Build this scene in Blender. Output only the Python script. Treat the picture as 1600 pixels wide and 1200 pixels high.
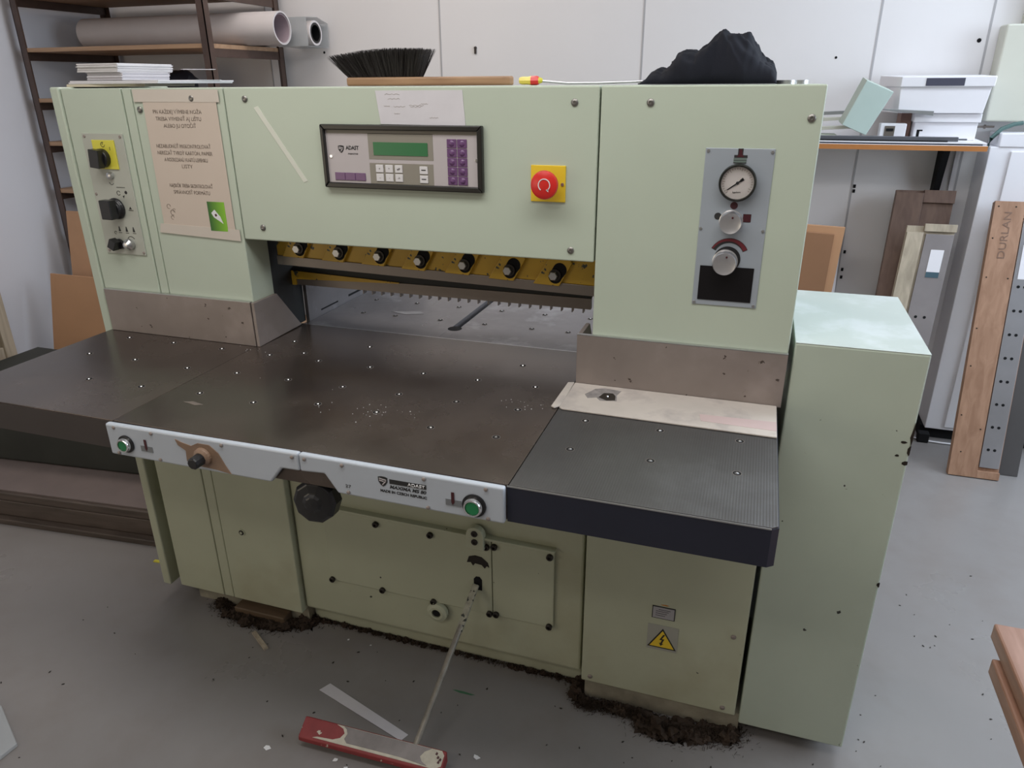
import bpy, bmesh, math, random
from mathutils import Vector, Matrix, noise
random.seed(7)
for o in list(bpy.data.objects): bpy.data.objects.remove(o)
S = bpy.context.scene
COL = S.collection
PI = math.pi

# ------------------------------------------------------------------ camera
cam_d = bpy.data.cameras.new('camera'); cam = bpy.data.objects.new('camera', cam_d); COL.objects.link(cam)
cam_d.sensor_width = 36.0; cam_d.sensor_fit = 'HORIZONTAL'; cam_d.lens = 1133.48/1600*36
yaw, pit, rol = math.radians(18.4139), math.radians(22.5056), math.radians(-0.3871)
fwd = Vector((-math.sin(yaw)*math.cos(pit), math.cos(yaw)*math.cos(pit), -math.sin(pit)))
r0 = Vector((math.cos(yaw), math.sin(yaw), 0)); u0 = r0.cross(fwd)
r = r0*math.cos(rol) + u0*math.sin(rol); u = -r0*math.sin(rol) + u0*math.cos(rol)
M = Matrix((r, u, -fwd)).transposed().to_4x4(); M.translation = Vector((1.1288, -1.4282, 1.4918))
cam.matrix_world = M; cam_d.clip_start = 0.02
S.camera = cam
# ------------------------------------------------------------------ colour management, world, lights
S.view_settings.view_transform = 'Standard'; S.view_settings.look = 'None'
S.view_settings.gamma = 1.0; S.view_settings.use_curve_mapping = False
S.view_settings.exposure = 0.25
W = bpy.data.worlds.new('world'); S.world = W; W.use_nodes = True
W.node_tree.nodes['Background'].inputs[0].default_value = (1.0, 0.90, 0.80, 1)
W.node_tree.nodes['Background'].inputs[1].default_value = 0.13
def area(name, loc, target, sx, sy, power, color):
    d = bpy.data.lights.new(name, 'AREA'); d.shape = 'RECTANGLE'; d.size = sx; d.size_y = sy
    d.energy = power; d.color = color
    o = bpy.data.objects.new(name, d); COL.objects.link(o); o.location = loc
    o.rotation_euler = (Vector(target)-Vector(loc)).to_track_quat('-Z', 'Y').to_euler()
    return o
area('window_daylight', (4.15, 0.9, 1.95), (0, 0.9, 0.9), 2.6, 1.4, 76, (0.74, 0.86, 1.0))
area('ceiling_or_fill_lamp', (2.1, 1.0, 2.75), (2.1, 1.0, 0), 1.2, 0.5, 18, (0.78, 0.88, 1.0))
area('ceiling_or_fill_lamp', (-0.5, 1.1, 2.75), (-0.5, 1.1, 0), 1.8, 0.5, 14, (1.0, 0.91, 0.84))  # added fill above the rear, brightens the back wall
area('ceiling_or_fill_lamp', (0.65, -0.75, 2.4), (0.65, -0.72, 0), 2.2, 0.5, 19.5, (1.0, 0.98, 0.96))
area('front_fill', (-1.9, -2.9, 1.2), (-0.3, 0, 0.3), 1.6, 1.2, 11, (1.0, 0.86, 0.66))  # added warm fill for the lower front and floor, no real window
area('ceiling_or_fill_lamp', (0.2, -2.3, 2.75), (0.2, -2.3, 0), 1.2, 0.3, 9, (1.0, 0.93, 0.86))  # added forward fill, lifts the floor under the table edge

# ------------------------------------------------------------------ materials
def mat(name, col, rough=0.5, metal=0.0, var=0.06, scale=6.0, bump=0.0, bscale=60.0, spec=0.5,
        chips=None, stain=None, stain_scale=2.0, stain_lo=0.5, stain_hi=0.7, coat=0.0, rvar=0.0):
    m = bpy.data.materials.new(name); m.use_nodes = True
    nt = m.node_tree; N = nt.nodes; L = nt.links
    b = N['Principled BSDF']
    b.inputs['Roughness'].default_value = rough; b.inputs['Metallic'].default_value = metal
    b.inputs['Specular IOR Level'].default_value = spec
    b.inputs['Coat Weight'].default_value = coat
    tc = N.new('ShaderNodeTexCoord')
    def nz(sc, det=4, rg=0.55):
        n = N.new('ShaderNodeTexNoise'); n.inputs['Scale'].default_value = sc; n.inputs['Detail'].default_value = det
        n.inputs['Roughness'].default_value = rg; L.new(tc.outputs['Object'], n.inputs['Vector']); return n
    def mix(fac, a, c2):
        x = N.new('ShaderNodeMix'); x.data_type = 'RGBA'
        L.new(fac, x.inputs[0]); 
        if isinstance(a, tuple): x.inputs[6].default_value = (*a, 1)
        else: L.new(a, x.inputs[6])
        if isinstance(c2, tuple): x.inputs[7].default_value = (*c2, 1)
        else: L.new(c2, x.inputs[7])
        return x.outputs[2]
    def ramp(src, lo, hi):
        x = N.new('ShaderNodeMapRange'); L.new(src, x.inputs[0]); x.inputs[1].default_value = lo; x.inputs[2].default_value = hi
        x.clamp = True; return x.outputs[0]
    n1 = nz(scale)
    dark = tuple(max(0, c*(1-var)) for c in col); light = tuple(min(1, c*(1+var)) for c in col)
    c = mix(ramp(n1.outputs[0], 0.3, 0.7), dark, light)
    if stain:
        n2 = nz(stain_scale, 6, 0.6); c = mix(ramp(n2.outputs[0], stain_lo, stain_hi), c, stain)
    if chips:
        ccol, csc, clo = chips
        n3 = nz(csc, 3, 0.6); c = mix(ramp(n3.outputs[0], clo, clo+0.02), c, ccol)
    L.new(c, b.inputs['Base Color'])
    if rvar:
        n5 = nz(scale*1.7, 5); x = N.new('ShaderNodeMapRange'); L.new(n5.outputs[0], x.inputs[0])
        x.inputs[1].default_value = .3; x.inputs[2].default_value = .7
        x.inputs[3].default_value = max(.05, rough-rvar); x.inputs[4].default_value = min(1, rough+rvar)
        L.new(x.outputs[0], b.inputs['Roughness'])
    if bump:
        n4 = nz(bscale, 3); bp = N.new('ShaderNodeBump'); bp.inputs['Strength'].default_value = bump
        bp.inputs['Distance'].default_value = 0.002
        L.new(n4.outputs[0], bp.inputs['Height']); L.new(bp.outputs[0], b.inputs['Normal'])
    return m
def wood(name, a, b_, axis='X', scale=9.0, rough=0.55):
    m = mat(name, a, rough)
    nt = m.node_tree; N = nt.nodes; L = nt.links; b = N['Principled BSDF']
    tc = N.new('ShaderNodeTexCoord'); mp = N.new('ShaderNodeMapping')
    sc = [14, 14, 14]; sc['XYZ'.index(axis)] = 1.2
    mp.inputs['Scale'].default_value = sc; L.new(tc.outputs['Object'], mp.inputs[0])
    n = N.new('ShaderNodeTexNoise'); n.inputs['Scale'].default_value = scale/3; n.inputs['Detail'].default_value = 8
    n.inputs['Distortion'].default_value = 0.6
    L.new(mp.outputs[0], n.inputs[0])
    x = N.new('ShaderNodeMix'); x.data_type = 'RGBA'; x.inputs[6].default_value = (*a, 1); x.inputs[7].default_value = (*b_, 1)
    mr = N.new('ShaderNodeMapRange'); L.new(n.outputs[0], mr.inputs[0]); mr.inputs[1].default_value = .35; mr.inputs[2].default_value = .65
    L.new(mr.outputs[0], x.inputs[0]); L.new(x.outputs[2], b.inputs['Base Color'])
    return m
def ribbed(m, axis, period, strength=0.35):
    """fine parallel grooves as bump"""
    nt = m.node_tree; N = nt.nodes; L = nt.links; b = N['Principled BSDF']
    tc = N.new('ShaderNodeTexCoord'); w = N.new('ShaderNodeTexWave'); w.wave_type = 'BANDS'; w.bands_direction = axis
    w.inputs['Scale'].default_value = 1.0/period/3.18; w.inputs['Distortion'].default_value = 0
    L.new(tc.outputs['Object'], w.inputs[0])
    bp = N.new('ShaderNodeBump'); bp.inputs['Strength'].default_value = strength; bp.inputs['Distance'].default_value = 0.0008
    L.new(w.outputs[1], bp.inputs['Height']); L.new(bp.outputs[0], b.inputs['Normal'])

DK = (0.035, 0.037, 0.03)
GREEN = (0.47, 0.53, 0.43)
paint = mat('green_paint', GREEN, 0.34, var=0.03, scale=3, spec=0.5, chips=(DK, 38, 0.745), bump=0.05, bscale=140)
paint_side = mat('green_paint_worn', (0.45, 0.51, 0.42), 0.26, var=0.05, scale=4, chips=(DK, 30, 0.715), bump=0.05, bscale=120)
paint_low = mat('green_paint_grimy', (0.46, 0.48, 0.35), 0.42, var=0.06, scale=3, chips=(DK, 34, 0.74), stain=(0.36, 0.34, 0.22), stain_scale=2.3, stain_lo=.52, stain_hi=.8)
paint_in = mat('green_paint_inner', (0.42, 0.50, 0.45), 0.45)
steel_table = mat('table_steel', (0.095, 0.076, 0.066), 0.24, metal=0.6, var=0.18, scale=3.5, stain=(0.15, 0.122, 0.105), stain_scale=3.0, stain_lo=.5, stain_hi=.75, rvar=0.07)
steel_ribbed = mat('ribbed_table_steel', (0.115, 0.112, 0.11), 0.38, metal=0.6, var=0.15, scale=4, stain=(0.18, 0.18, 0.18), stain_scale=4.5, stain_lo=.55, stain_hi=.75)
ribbed(steel_ribbed, 'X', 0.0045, 0.22)
steel_bed = mat('bed_steel', (0.21, 0.20, 0.205), 0.36, metal=0.6, var=0.15, scale=5, stain=(0.36, 0.355, 0.37), stain_scale=7, stain_lo=.58, stain_hi=.72, rvar=.1)
steel_fence = mat('fence_steel', (0.31, 0.265, 0.24), 0.5, metal=0.5, var=0.16, scale=5, chips=((0.08, 0.06, 0.05), 60, 0.70), stain=(0.42, 0.36, 0.34), stain_scale=5, stain_lo=.5, stain_hi=.8)
steel_light = mat('bright_steel', (0.55, 0.55, 0.55), 0.3, metal=0.9, var=0.05)
steel_blade = mat('blade_steel', (0.42, 0.42, 0.44), 0.36, metal=0.7, var=0.08)
knife_st = mat('knife_steel', (0.25, 0.22, 0.20), 0.42, metal=0.6, var=0.1)
chrome = mat('chrome', (0.8, 0.8, 0.8), 0.12, metal=1.0, var=0.0)
alu = mat('brushed_aluminium', (0.72, 0.72, 0.74), 0.28, metal=0.9, var=0.03, scale=40)
navy = mat('navy_paint', (0.014, 0.016, 0.030), 0.45, var=0.1)
brownblack = mat('dark_brown_paint', (0.04, 0.03, 0.026), 0.5, var=0.1)
black = mat('black_plastic', (0.012, 0.012, 0.013), 0.32, var=0.0)
blackmatt = mat('black_matt', (0.010, 0.010, 0.011), 0.8, var=0.0, spec=0.2)
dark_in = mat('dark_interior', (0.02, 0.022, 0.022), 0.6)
yellow = mat('yellow_bar_paint', (0.58, 0.36, 0.035), 0.4, var=0.12, scale=12, chips=((0.05, 0.06, 0.05), 45, 0.62))
yplate = mat('yellow_plate', (0.80, 0.56, 0.03), 0.45)
yswitch = mat('yellow_switch_plate', (0.66, 0.60, 0.06), 0.45)
red = mat('red_button', (0.62, 0.025, 0.02), 0.3, var=0.02)
white = mat('white_print', (0.75, 0.75, 0.75), 0.5)
steel_case = mat('case_blade_steel', (0.30, 0.275, 0.275), 0.5, metal=0.5, var=0.12)
rail_grey = mat('grey_label_plate', (0.45, 0.49, 0.54), 0.35, var=0.03, coat=0.2)
plate_grey = mat('plate_grey', (0.36, 0.40, 0.44), 0.38, var=0.03, metal=0.2)
plate_sw = mat('switch_plate_grey', (0.42, 0.43, 0.37), 0.4, var=0.04)
panel_lilac = mat('panel_light', (0.47, 0.43, 0.43), 0.4, var=0.02)
panel_tan = mat('panel_tan', (0.25, 0.23, 0.19), 0.4, var=0.02)
lcd = mat('lcd_green', (0.02, 0.145, 0.05), 0.3, var=0.03)
purple = mat('purple_key', (0.135, 0.06, 0.155), 0.25, var=0.05)
keywhite = mat('white_key', (0.66, 0.64, 0.64), 0.4)
framemat = mat('panel_frame', (0.014, 0.013, 0.011), 0.3, var=0.05, spec=.5)
ink = mat('ink', (0.02, 0.02, 0.02), 0.6, var=0.0)
ink_soft = mat('grey_ink', (0.27, 0.22, 0.18), 0.7, var=0.0)
darkred = mat('dark_red', (0.055, 0.007, 0.011), 0.5, var=0.0)
greygreen = mat('grey_green', (0.13, 0.17, 0.15), 0.5, var=0.0)
midgrey = mat('mid_grey', (0.17, 0.18, 0.19), 0.5, var=0.0)
btn_green = mat('green_button', (0.015, 0.20, 0.07), 0.3, var=0.03)
paper_w = mat('paper_white', (0.62, 0.60, 0.62), 0.7, var=0.03, scale=20)
paper_cream = mat('paper_cream', (0.58, 0.49, 0.41), 0.6, var=0.02)
tape_mat = mat('masking_film', (0.58, 0.52, 0.45), 0.45, var=0.03)
tape_yel = mat('pale_tape', (0.66, 0.67, 0.58), 0.5)
sheet_mat = mat('cover_sheet_paper', (0.50, 0.45, 0.40), 0.6, var=0.1, scale=7, stain=(0.34, 0.30, 0.28), stain_scale=12, stain_lo=.5, stain_hi=.75)
sheet_pink = mat('pink_tape', (0.52, 0.40, 0.38), 0.6, var=0.05, scale=12)
browntape = mat('brown_tape', (0.23, 0.15, 0.10), 0.4, var=0.15, scale=25)
wall_m = mat('wall_white', (0.76, 0.74, 0.74), 0.55, var=0.02, scale=1.5)
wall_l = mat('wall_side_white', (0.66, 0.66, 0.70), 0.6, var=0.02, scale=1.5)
seam_m = mat('wall_seam', (0.42, 0.41, 0.42), 0.6)
floor_m = mat('floor_paint', (0.235, 0.222, 0.215), 0.34, var=0.07, scale=1.6, spec=0.5, chips=((0.12, 0.11, 0.10), 17, 0.76), stain=(0.20, 0.18, 0.168), stain_scale=3.3, stain_lo=.45, stain_hi=.8, rvar=0.1)
brown_steel = mat('brown_rack_paint', (0.075, 0.045, 0.035), 0.32, var=0.15, scale=20)
shelf_wood = wood('shelf_board', (0.44, 0.28, 0.17), (0.36, 0.22, 0.13), 'X')
orange_edge = mat('orange_edge', (0.45, 0.18, 0.05), 0.5, var=0.08)
cardboard = mat('cardboard', (0.50, 0.28, 0.15), 0.7, var=0.06, scale=3)
case_wood = wood('case_wood', (0.40, 0.235, 0.15), (0.30, 0.165, 0.10), 'Z')
case_wood2 = wood('old_case_wood', (0.19, 0.12, 0.09), (0.14, 0.085, 0.065), 'Z')
cream_wood = wood('cream_wood', (0.48, 0.41, 0.31), (0.33, 0.28, 0.21), 'Z')
bench_wood = wood('bench_wood', (0.38, 0.22, 0.16), (0.27, 0.14, 0.09), 'Y', rough=0.4)
handle_wood = wood('brush_wood', (0.40, 0.24, 0.13), (0.27, 0.15, 0.08), 'X')
pallet_wood = wood('pallet_wood', (0.10, 0.075, 0.06), (0.06, 0.045, 0.035), 'X')
bristle_m = mat('bristle', (0.018, 0.013, 0.012), 0.6)
cloth_m = mat('dark_cloth', (0.008, 0.009, 0.014), 0.85, var=0.2, scale=12, spec=0.2, bump=0.2, bscale=500)
dust_m = mat('dust', (0.050, 0.036, 0.027), 0.95, var=0.35, scale=30, spec=0.1)
white_box = mat('white_carton', (0.78, 0.77, 0.80), 0.5, var=0.02)
beige_box = mat('beige_enclosure', (0.58, 0.58, 0.50), 0.45, var=0.02)
mint = mat('mint_paint', (0.46, 0.57, 0.53), 0.35, var=0.03)
bolt_dk = mat('dark_bolt', (0.03, 0.025, 0.02), 0.4, metal=0.4)
clear_plastic = mat('clouded_plastic', (0.55, 0.58, 0.60), 0.3)
clear_plastic.node_tree.nodes['Principled BSDF'].inputs['Alpha'].default_value = 0.45
green_mark = mat('green_scuff', (0.06, 0.17, 0.09), 0.6)  # plain green colour of the scuff on the floor

# ------------------------------------------------------------------ geometry helpers
class B:
    def __init__(s): s.bm = bmesh.new(); s.mi = 0
    def m(s, i): s.mi = i; return s
    def _tag(s, faces):
        for f in faces: f.material_index = s.mi
    def box(s, x0, x1, y0, y1, z0, z1, rot=None, piv=None):
        vs = [s.bm.verts.new((x, y, z)) for x in (x0, x1) for y in (y0, y1) for z in (z0, z1)]
        if rot is not None:
            R = rot; p = Vector(piv if piv else ((x0+x1)/2, (y0+y1)/2, (z0+z1)/2))
            for v in vs: v.co = R @ (v.co-p) + p
        idx = [(0,1,3,2),(4,6,7,5),(0,4,5,1),(2,3,7,6),(0,2,6,4),(1,5,7,3)]
        s._tag([s.bm.faces.new([vs[i] for i in q]) for q in idx]); return s
    def prism(s, pts, axis, a, b):
        def mk(p, t):
            if axis == 'y': return (p[0], t, p[1])
            if axis == 'x': return (t, p[0], p[1])
            return (p[0], p[1], t)
        A = [s.bm.verts.new(mk(p, a)) for p in pts]; Bv = [s.bm.verts.new(mk(p, b)) for p in pts]
        n = len(pts); fs = [s.bm.faces.new(A), s.bm.faces.new(Bv[::-1])]
        for i in range(n): fs.append(s.bm.faces.new([A[i], Bv[i], Bv[(i+1) % n], A[(i+1) % n]]))
        s._tag(fs); return s
    def hexa(s, bottom, top):
        A = [s.bm.verts.new(p) for p in bottom]; T = [s.bm.verts.new(p) for p in top]; n = len(A)
        fs = [s.bm.faces.new(A[::-1]), s.bm.faces.new(T)]
        for i in range(n): fs.append(s.bm.faces.new([A[i], A[(i+1) % n], T[(i+1) % n], T[i]]))
        s._tag(fs); return s
    def lathe(s, c, ax, prof, seg=28, start=0.0):
        ax = Vector(ax).normalized(); t = Vector((0, 0, 1)) if abs(ax.z) < .9 else Vector((1, 0, 0))
        e1 = ax.cross(t).normalized(); e2 = ax.cross(e1); c = Vector(c); rings = []
        for (rr, h) in prof:
            if rr < 1e-6: rings.append([s.bm.verts.new(c+ax*h)])
            else: rings.append([s.bm.verts.new(c+ax*h+(e1*math.cos(start+2*PI*i/seg)+e2*math.sin(start+2*PI*i/seg))*rr) for i in range(seg)])
        fs = []
        for a, b in zip(rings, rings[1:]):
            for i in range(seg):
                j = (i+1) % seg
                if len(a) == 1 and len(b) == 1: continue
                if len(a) == 1: fs.append(s.bm.faces.new([a[0], b[i], b[j]]))
                elif len(b) == 1: fs.append(s.bm.faces.new([a[i], b[0], a[j]]))
                else: fs.append(s.bm.faces.new([a[i], b[i], b[j], a[j]]))
        if len(rings[0]) > 1 and prof[0] != prof[-1]: fs.append(s.bm.faces.new(rings[0][::-1]))
        if len(rings[-1]) > 1 and prof[0] != prof[-1]: fs.append(s.bm.faces.new(rings[-1]))
        s._tag(fs); return s
    def cyl(s, p0, p1, r, seg=20, r2=None):
        p0 = Vector(p0); p1 = Vector(p1); d = p1-p0
        return s.lathe(p0, d, [(r, 0), (r if r2 is None else r2, d.length)], seg)
    def tube(s, pts, r, seg=10):
        pts = [Vector(p) for p in pts]; rings = []
        for i, p in enumerate(pts):
            d = (pts[min(i+1, len(pts)-1)]-pts[max(i-1, 0)]).normalized()
            t = Vector((0, 0, 1)) if abs(d.z) < .9 else Vector((1, 0, 0))
            a = d.cross(t).normalized(); b = d.cross(a)
            rings.append([s.bm.verts.new(p+(a*math.cos(2*PI*k/seg)+b*math.sin(2*PI*k/seg))*r) for k in range(seg)])
        fs = []
        for a, b in zip(rings, rings[1:]):
            for i in range(seg): fs.append(s.bm.faces.new([a[i], b[i], b[(i+1) % seg], a[(i+1) % seg]]))
        fs += [s.bm.faces.new(rings[0][::-1]), s.bm.faces.new(rings[-1])]
        s._tag(fs); return s
    def arc(s, cx, cz, r0, r1, a0, a1, y0, y1, n=20, taper=None):
        """flat arc band in the xz plane between radii"""
        out = []; inn = []
        for i in range(n+1):
            t = i/n; a = math.radians(a0+(a1-a0)*t); ri = r0 if taper is None else r1-(r1-r0)*(taper+(1-taper)*t)
            out.append((cx+r1*math.cos(a), cz+r1*math.sin(a))); inn.append((cx+ri*math.cos(a), cz+ri*math.sin(a)))
        fs = []
        q = [[s.bm.verts.new((p[0], y, p[1])) for p in L] for L in (out, inn) for y in (y0, y1)]
        for i in range(n):
            for a, b in ((0, 1), (1, 3), (3, 2), (2, 0)): fs.append(s.bm.faces.new([q[a][i], q[b][i], q[b][i+1], q[a][i+1]]))
        for i in (0, n): fs.append(s.bm.faces.new([q[0][i], q[1][i], q[3][i], q[2][i]]))
        s._tag(fs); return s

def wloc(o):
    v = Vector(o.location)
    return v + wloc(o.parent) if o.parent else v
def tag(o, label=None, cat=None, group=None, kind=None):
    if label: o['label'] = label
    if cat: o['category'] = cat
    if group: o['group'] = group
    if kind: o['kind'] = kind
    return o
def thing(name, loc, label, cat, group=None):
    o = bpy.data.objects.new(name, None); COL.objects.link(o); o.location = loc; o.empty_display_size = .05
    return tag(o, label, cat, group)
def build(name, b, mats, parent=None, bevel=0.0, smooth=False, seg=2, label=None):
    bm = b.bm
    bmesh.ops.recalc_face_normals(bm, faces=bm.faces)
    xs = [v.co for v in bm.verts]
    lo = Vector([min(v[i] for v in xs) for i in range(3)]); hi = Vector([max(v[i] for v in xs) for i in range(3)])
    org = Vector(((lo.x+hi.x)/2, (lo.y+hi.y)/2, lo.z))
    bmesh.ops.translate(bm, verts=bm.verts, vec=-org)
    me = bpy.data.meshes.new(name); bm.to_mesh(me); bm.free()
    for m in (mats if isinstance(mats, (list, tuple)) else [mats]): me.materials.append(m)
    o = bpy.data.objects.new(name, me); COL.objects.link(o)
    if parent: o.parent = parent; o.location = org-wloc(parent)
    else: o.location = org
    if bevel:
        md = o.modifiers.new('bevel', 'BEVEL'); md.width = bevel; md.segments = seg; md.limit_method = 'ANGLE'; md.angle_limit = math.radians(40)
        md.harden_normals = False
    if smooth:
        for p in me.polygons: p.use_smooth = True
        me.set_sharp_from_angle(angle=math.radians(38)) if hasattr(me, 'set_sharp_from_angle') else None
    if label: o['label'] = label
    return o
def inst(o, at, parent=None):
    """copy of a one-mesh part placed so that its centre base is at world point `at`"""
    c = o.copy(); COL.objects.link(c); p = parent or o.parent
    c.parent = p; c.location = Vector(at) - (wloc(p) if p else Vector()); return c
def lettering(name, s, x, z, h, y, m, parent=None, width=None, align='LEFT', ang=0.0, shear=0.0, label=None, normal='y', bold=0.0):
    """text standing in the xz plane facing -y, baseline starting at x, z, capital height h"""
    cu = bpy.data.curves.new(name, 'FONT'); cu.body = s; cu.size = 1.0; cu.align_x = align; cu.extrude = 0.0; cu.shear = shear; cu.offset = bold
    t = bpy.data.objects.new(name, cu); COL.objects.link(t); bpy.context.view_layer.update()
    me = bpy.data.meshes.new_from_object(t.evaluated_get(bpy.context.evaluated_depsgraph_get()))
    bpy.data.objects.remove(t)
    k = h/0.73
    x0 = min(v.co.x for v in me.vertices); x1 = max(v.co.x for v in me.vertices)
    kx = k if width is None else width/(x1-x0)
    off = {'LEFT': x0, 'CENTER': (x0+x1)/2}[align]
    bm = bmesh.new(); bm.from_mesh(me)
    ca, sa = math.cos(ang), math.sin(ang)
    for v in bm.verts:
        a = (v.co.x-off)*kx; b = v.co.y*k
        v.co = Vector((x+a*ca-b*sa, y-.0005, z+a*sa+b*ca))
    ret = bmesh.ops.extrude_face_region(bm, geom=bm.faces[:])
    bmesh.ops.translate(bm, verts=[g for g in ret['geom'] if isinstance(g, bmesh.types.BMVert)], vec=(0, 0.0004, 0))
    w = B(); w.bm.free(); w.bm = bm
    return build(name, w, m, parent, label=label)
def rz(a): return Matrix.Rotation(a, 3, 'Z')
def rx(a): return Matrix.Rotation(a, 3, 'X')
def ry(a): return Matrix.Rotation(a, 3, 'Y')

# ================================================================== the room
def struct(name, b, m, label=None, bevel=0):
    return tag(build(name, b, m, bevel=bevel), label, None, None, 'structure')
XL, XR, YB, YF, ZC = -2.42, 4.3, 2.10, -3.2, 2.85
struct('floor', B().box(XL-.1, XR+.1, YF, YB+.1, -.08, 0), floor_m)
struct('wall_back', B().box(XL-.1, XR+.1, YB, YB+.1, 0, ZC), wall_m)
struct('wall_left', B().box(XL-.1, XL, YF, YB, 0, ZC), wall_l)
wr = B(); wr.box(XR, XR+.1, YF, YB, 0, 1.1); wr.box(XR, XR+.1, YF, YB, 2.65, ZC); wr.box(XR, XR+.1, YF, -.6, 1.1, 2.65); wr.box(XR, XR+.1, 1.95, YB, 1.1, 2.65)
struct('wall_right', wr, wall_m)
struct('ceiling', B().box(XL-.1, XR+.1, YF, YB+.1, ZC, ZC+.1), wall_m)
wf = B()
for y in (-.6, .66, 1.91): wf.box(XR+.02, XR+.07, y, y+.04, 1.1, 2.65)
wf.box(XR+.02, XR+.07, -.6, 1.95, 1.1, 1.14); wf.box(XR+.02, XR+.07, -.6, 1.95, 2.61, 2.65)
struct('window_1', wf, white_box)
for i, x in enumerate((-1.354, -.394, .571, 1.512, 1.905)):
    s = B(); s.box(x-.004, x+.004, YB-.0015, YB, 0, ZC); struct('trim_%d' % (i+1), s, seam_m)
# small screws and plug holes left in the back wall
for (x, z, rr), lb in zip(((-1.033, 1.642, .006), (.707, 1.574, .004), (1.37, 1.582, .005), (1.877, 1.635, .008), (1.35, 1.402, .004)), ('above and left of the brush', 'left above the dark cloth', 'right of the dark cloth', 'beside the electrical enclosure, largest one', 'low, just right of the machine top')):
    tag(build('plug_hole', B().lathe((x, YB-.0012, z), (0, -1, 0), [(rr, 0), (rr*.6, .001)], 12), blackmatt), 'tiny dark plug hole in the white wall '+lb, 'plug hole', 'plug holes in the back wall')
k = B(); k.lathe((-.216, YB-.001, 1.648), (0, -1, 0), [(.007, 0), (.006, .006), (0, .007)], 12); k.box(-.221, -.211, YB-.006, YB-.001, 1.622, 1.645)
tag(build('wall_hook', k, brownblack), 'tiny dark metal hook on the white wall right of the brush', 'hook')

# ================================================================== the guillotine
MC = thing('paper_cutter', (.4, .2, 0), 'large pale green industrial paper cutting guillotine with dark steel table', 'paper cutting machine')
T, H = .891, 1.4874
# ---- lower body
lo = B(); lo.prism([(-.238, .057), (0.0, .057), (0.0, .823), (-.238, .823)], 'y', 0, .30)
lo.box(-.436, -.275, 0, .30, .057, .823); lo.box(-.273, -.240, .001, .30, .057, .823); lo.box(-.275, -.238, .006, .30, .057, .823)
lower_left = build('left_base_cabinet', lo, paint_low, MC, bevel=.003)
kb = B(); kb.mi = 0; kb.lathe((-.168, 0, .305), (0, -1, 0), [(.0115, 0), (.0115, .002), (.0075, .002)], 20); kb.mi = 1; kb.lathe((-.168, 0, .305), (0, -1, 0), [(.0080, 0), (.0080, .0035), (0, .0035)], 18); kb.mi = 0; kb.lathe((-.168, -.0035, .305), (0, -1, 0), [(.0042, 0), (.0040, .0015), (0, .0015)], 14)
build('lock', kb, [paint_low, bolt_dk], lower_left)
oc = B().box(-.502, -.474, -.003, .80, .05, .823)
build('side_cover', oc, paint_low, MC, bevel=.004)
md = B(); md.prism([(0.02, .07), (.035, .098), (.012, .80), (.40, .80), (.40, .0)][:0] or [(.018, .072), (.018, .80), (.30, .80), (.30, .0), (.055, .0), (.05, .062), (.026, .064)], 'x', .004, .829)
body = build('middle_body', md, paint_low, MC, bevel=.008)
pl = B(); pl.box(.105, .592, .008, .018, .199, .430); pl.box(.594, .757, .008, .018, .199, .429)
plate = build('access_plate', pl, paint_low, MC, bevel=.002)
lp = B(); lp.prism([(.09, .437), (.76, .434), (.76, .440), (.09, .446)], 'y', -.002, .02)
build('ledge', lp, paint_low, MC, bevel=.002)
b0 = None
for i, (x, z) in enumerate([(.114, .421), (.268, .416), (.425, .415), (.580, .411), (.601, .416), (.746, .417), (.114, .203), (.271, .203), (.424, .202), (.585, .203), (.603, .205), (.747, .203)]):
    if b0 is None:
        b0 = build('bolt', B().lathe((x, .008, z), (0, -1, 0), [(.0085, 0), (.0085, .007), (.007, .0085), (.004, .0085), (.004, .004), (0, .004)], 6*3), bolt_dk, plate); bz = z-.0085
    else: inst(b0, (x, .008-.00425, z-.0085), plate)
lug = B(); pts = [(.530, .405), (.578, .405), (.578, .445)]+[(.554+.024*math.cos(a*PI/8), .447+.024*math.sin(a*PI/8)) for a in range(0, 9)]+[(.530, .445)]
lug.prism(pts, 'y', -.008, .012)
lugo = build('lug_plate', lug, paint_low, MC, bevel=.003)
for z in (.430, .454): build('screw_hole', B().lathe((.554, -.0085, z), (0, -1, 0), [(.0085, -.002), (.0085, .002), (.004, .002), (.003, 0), (0, 0)], 16), bolt_dk, lugo)
dr = B().lathe((.434, .012, .171), (0, -1, 0), [(.030, 0), (.029, .012), (.022, .014), (.020, .016), (.013, .016), (.011, .004), (0, .004)], 26)
drn = build('drain_socket', dr, [paint_low], MC, smooth=True)
build('hex_hole', B().lathe((.434, -.0005, .171), (0, -1, 0), [(.011, 0), (.011, .0022), (0, .0022)], 6), blackmatt, drn)
wp = B(); wp.prism([(.525, .353), (.531, .372), (.548, .378), (.566, .376), (.583, .362), (.586, .348), (.580, .352), (.574, .343), (.566, .352), (.548, .354), (.542, .345), (.536, .355)], 'y', .0068, .0078)
build('worn_patch', wp, bolt_dk, plate)
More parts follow.
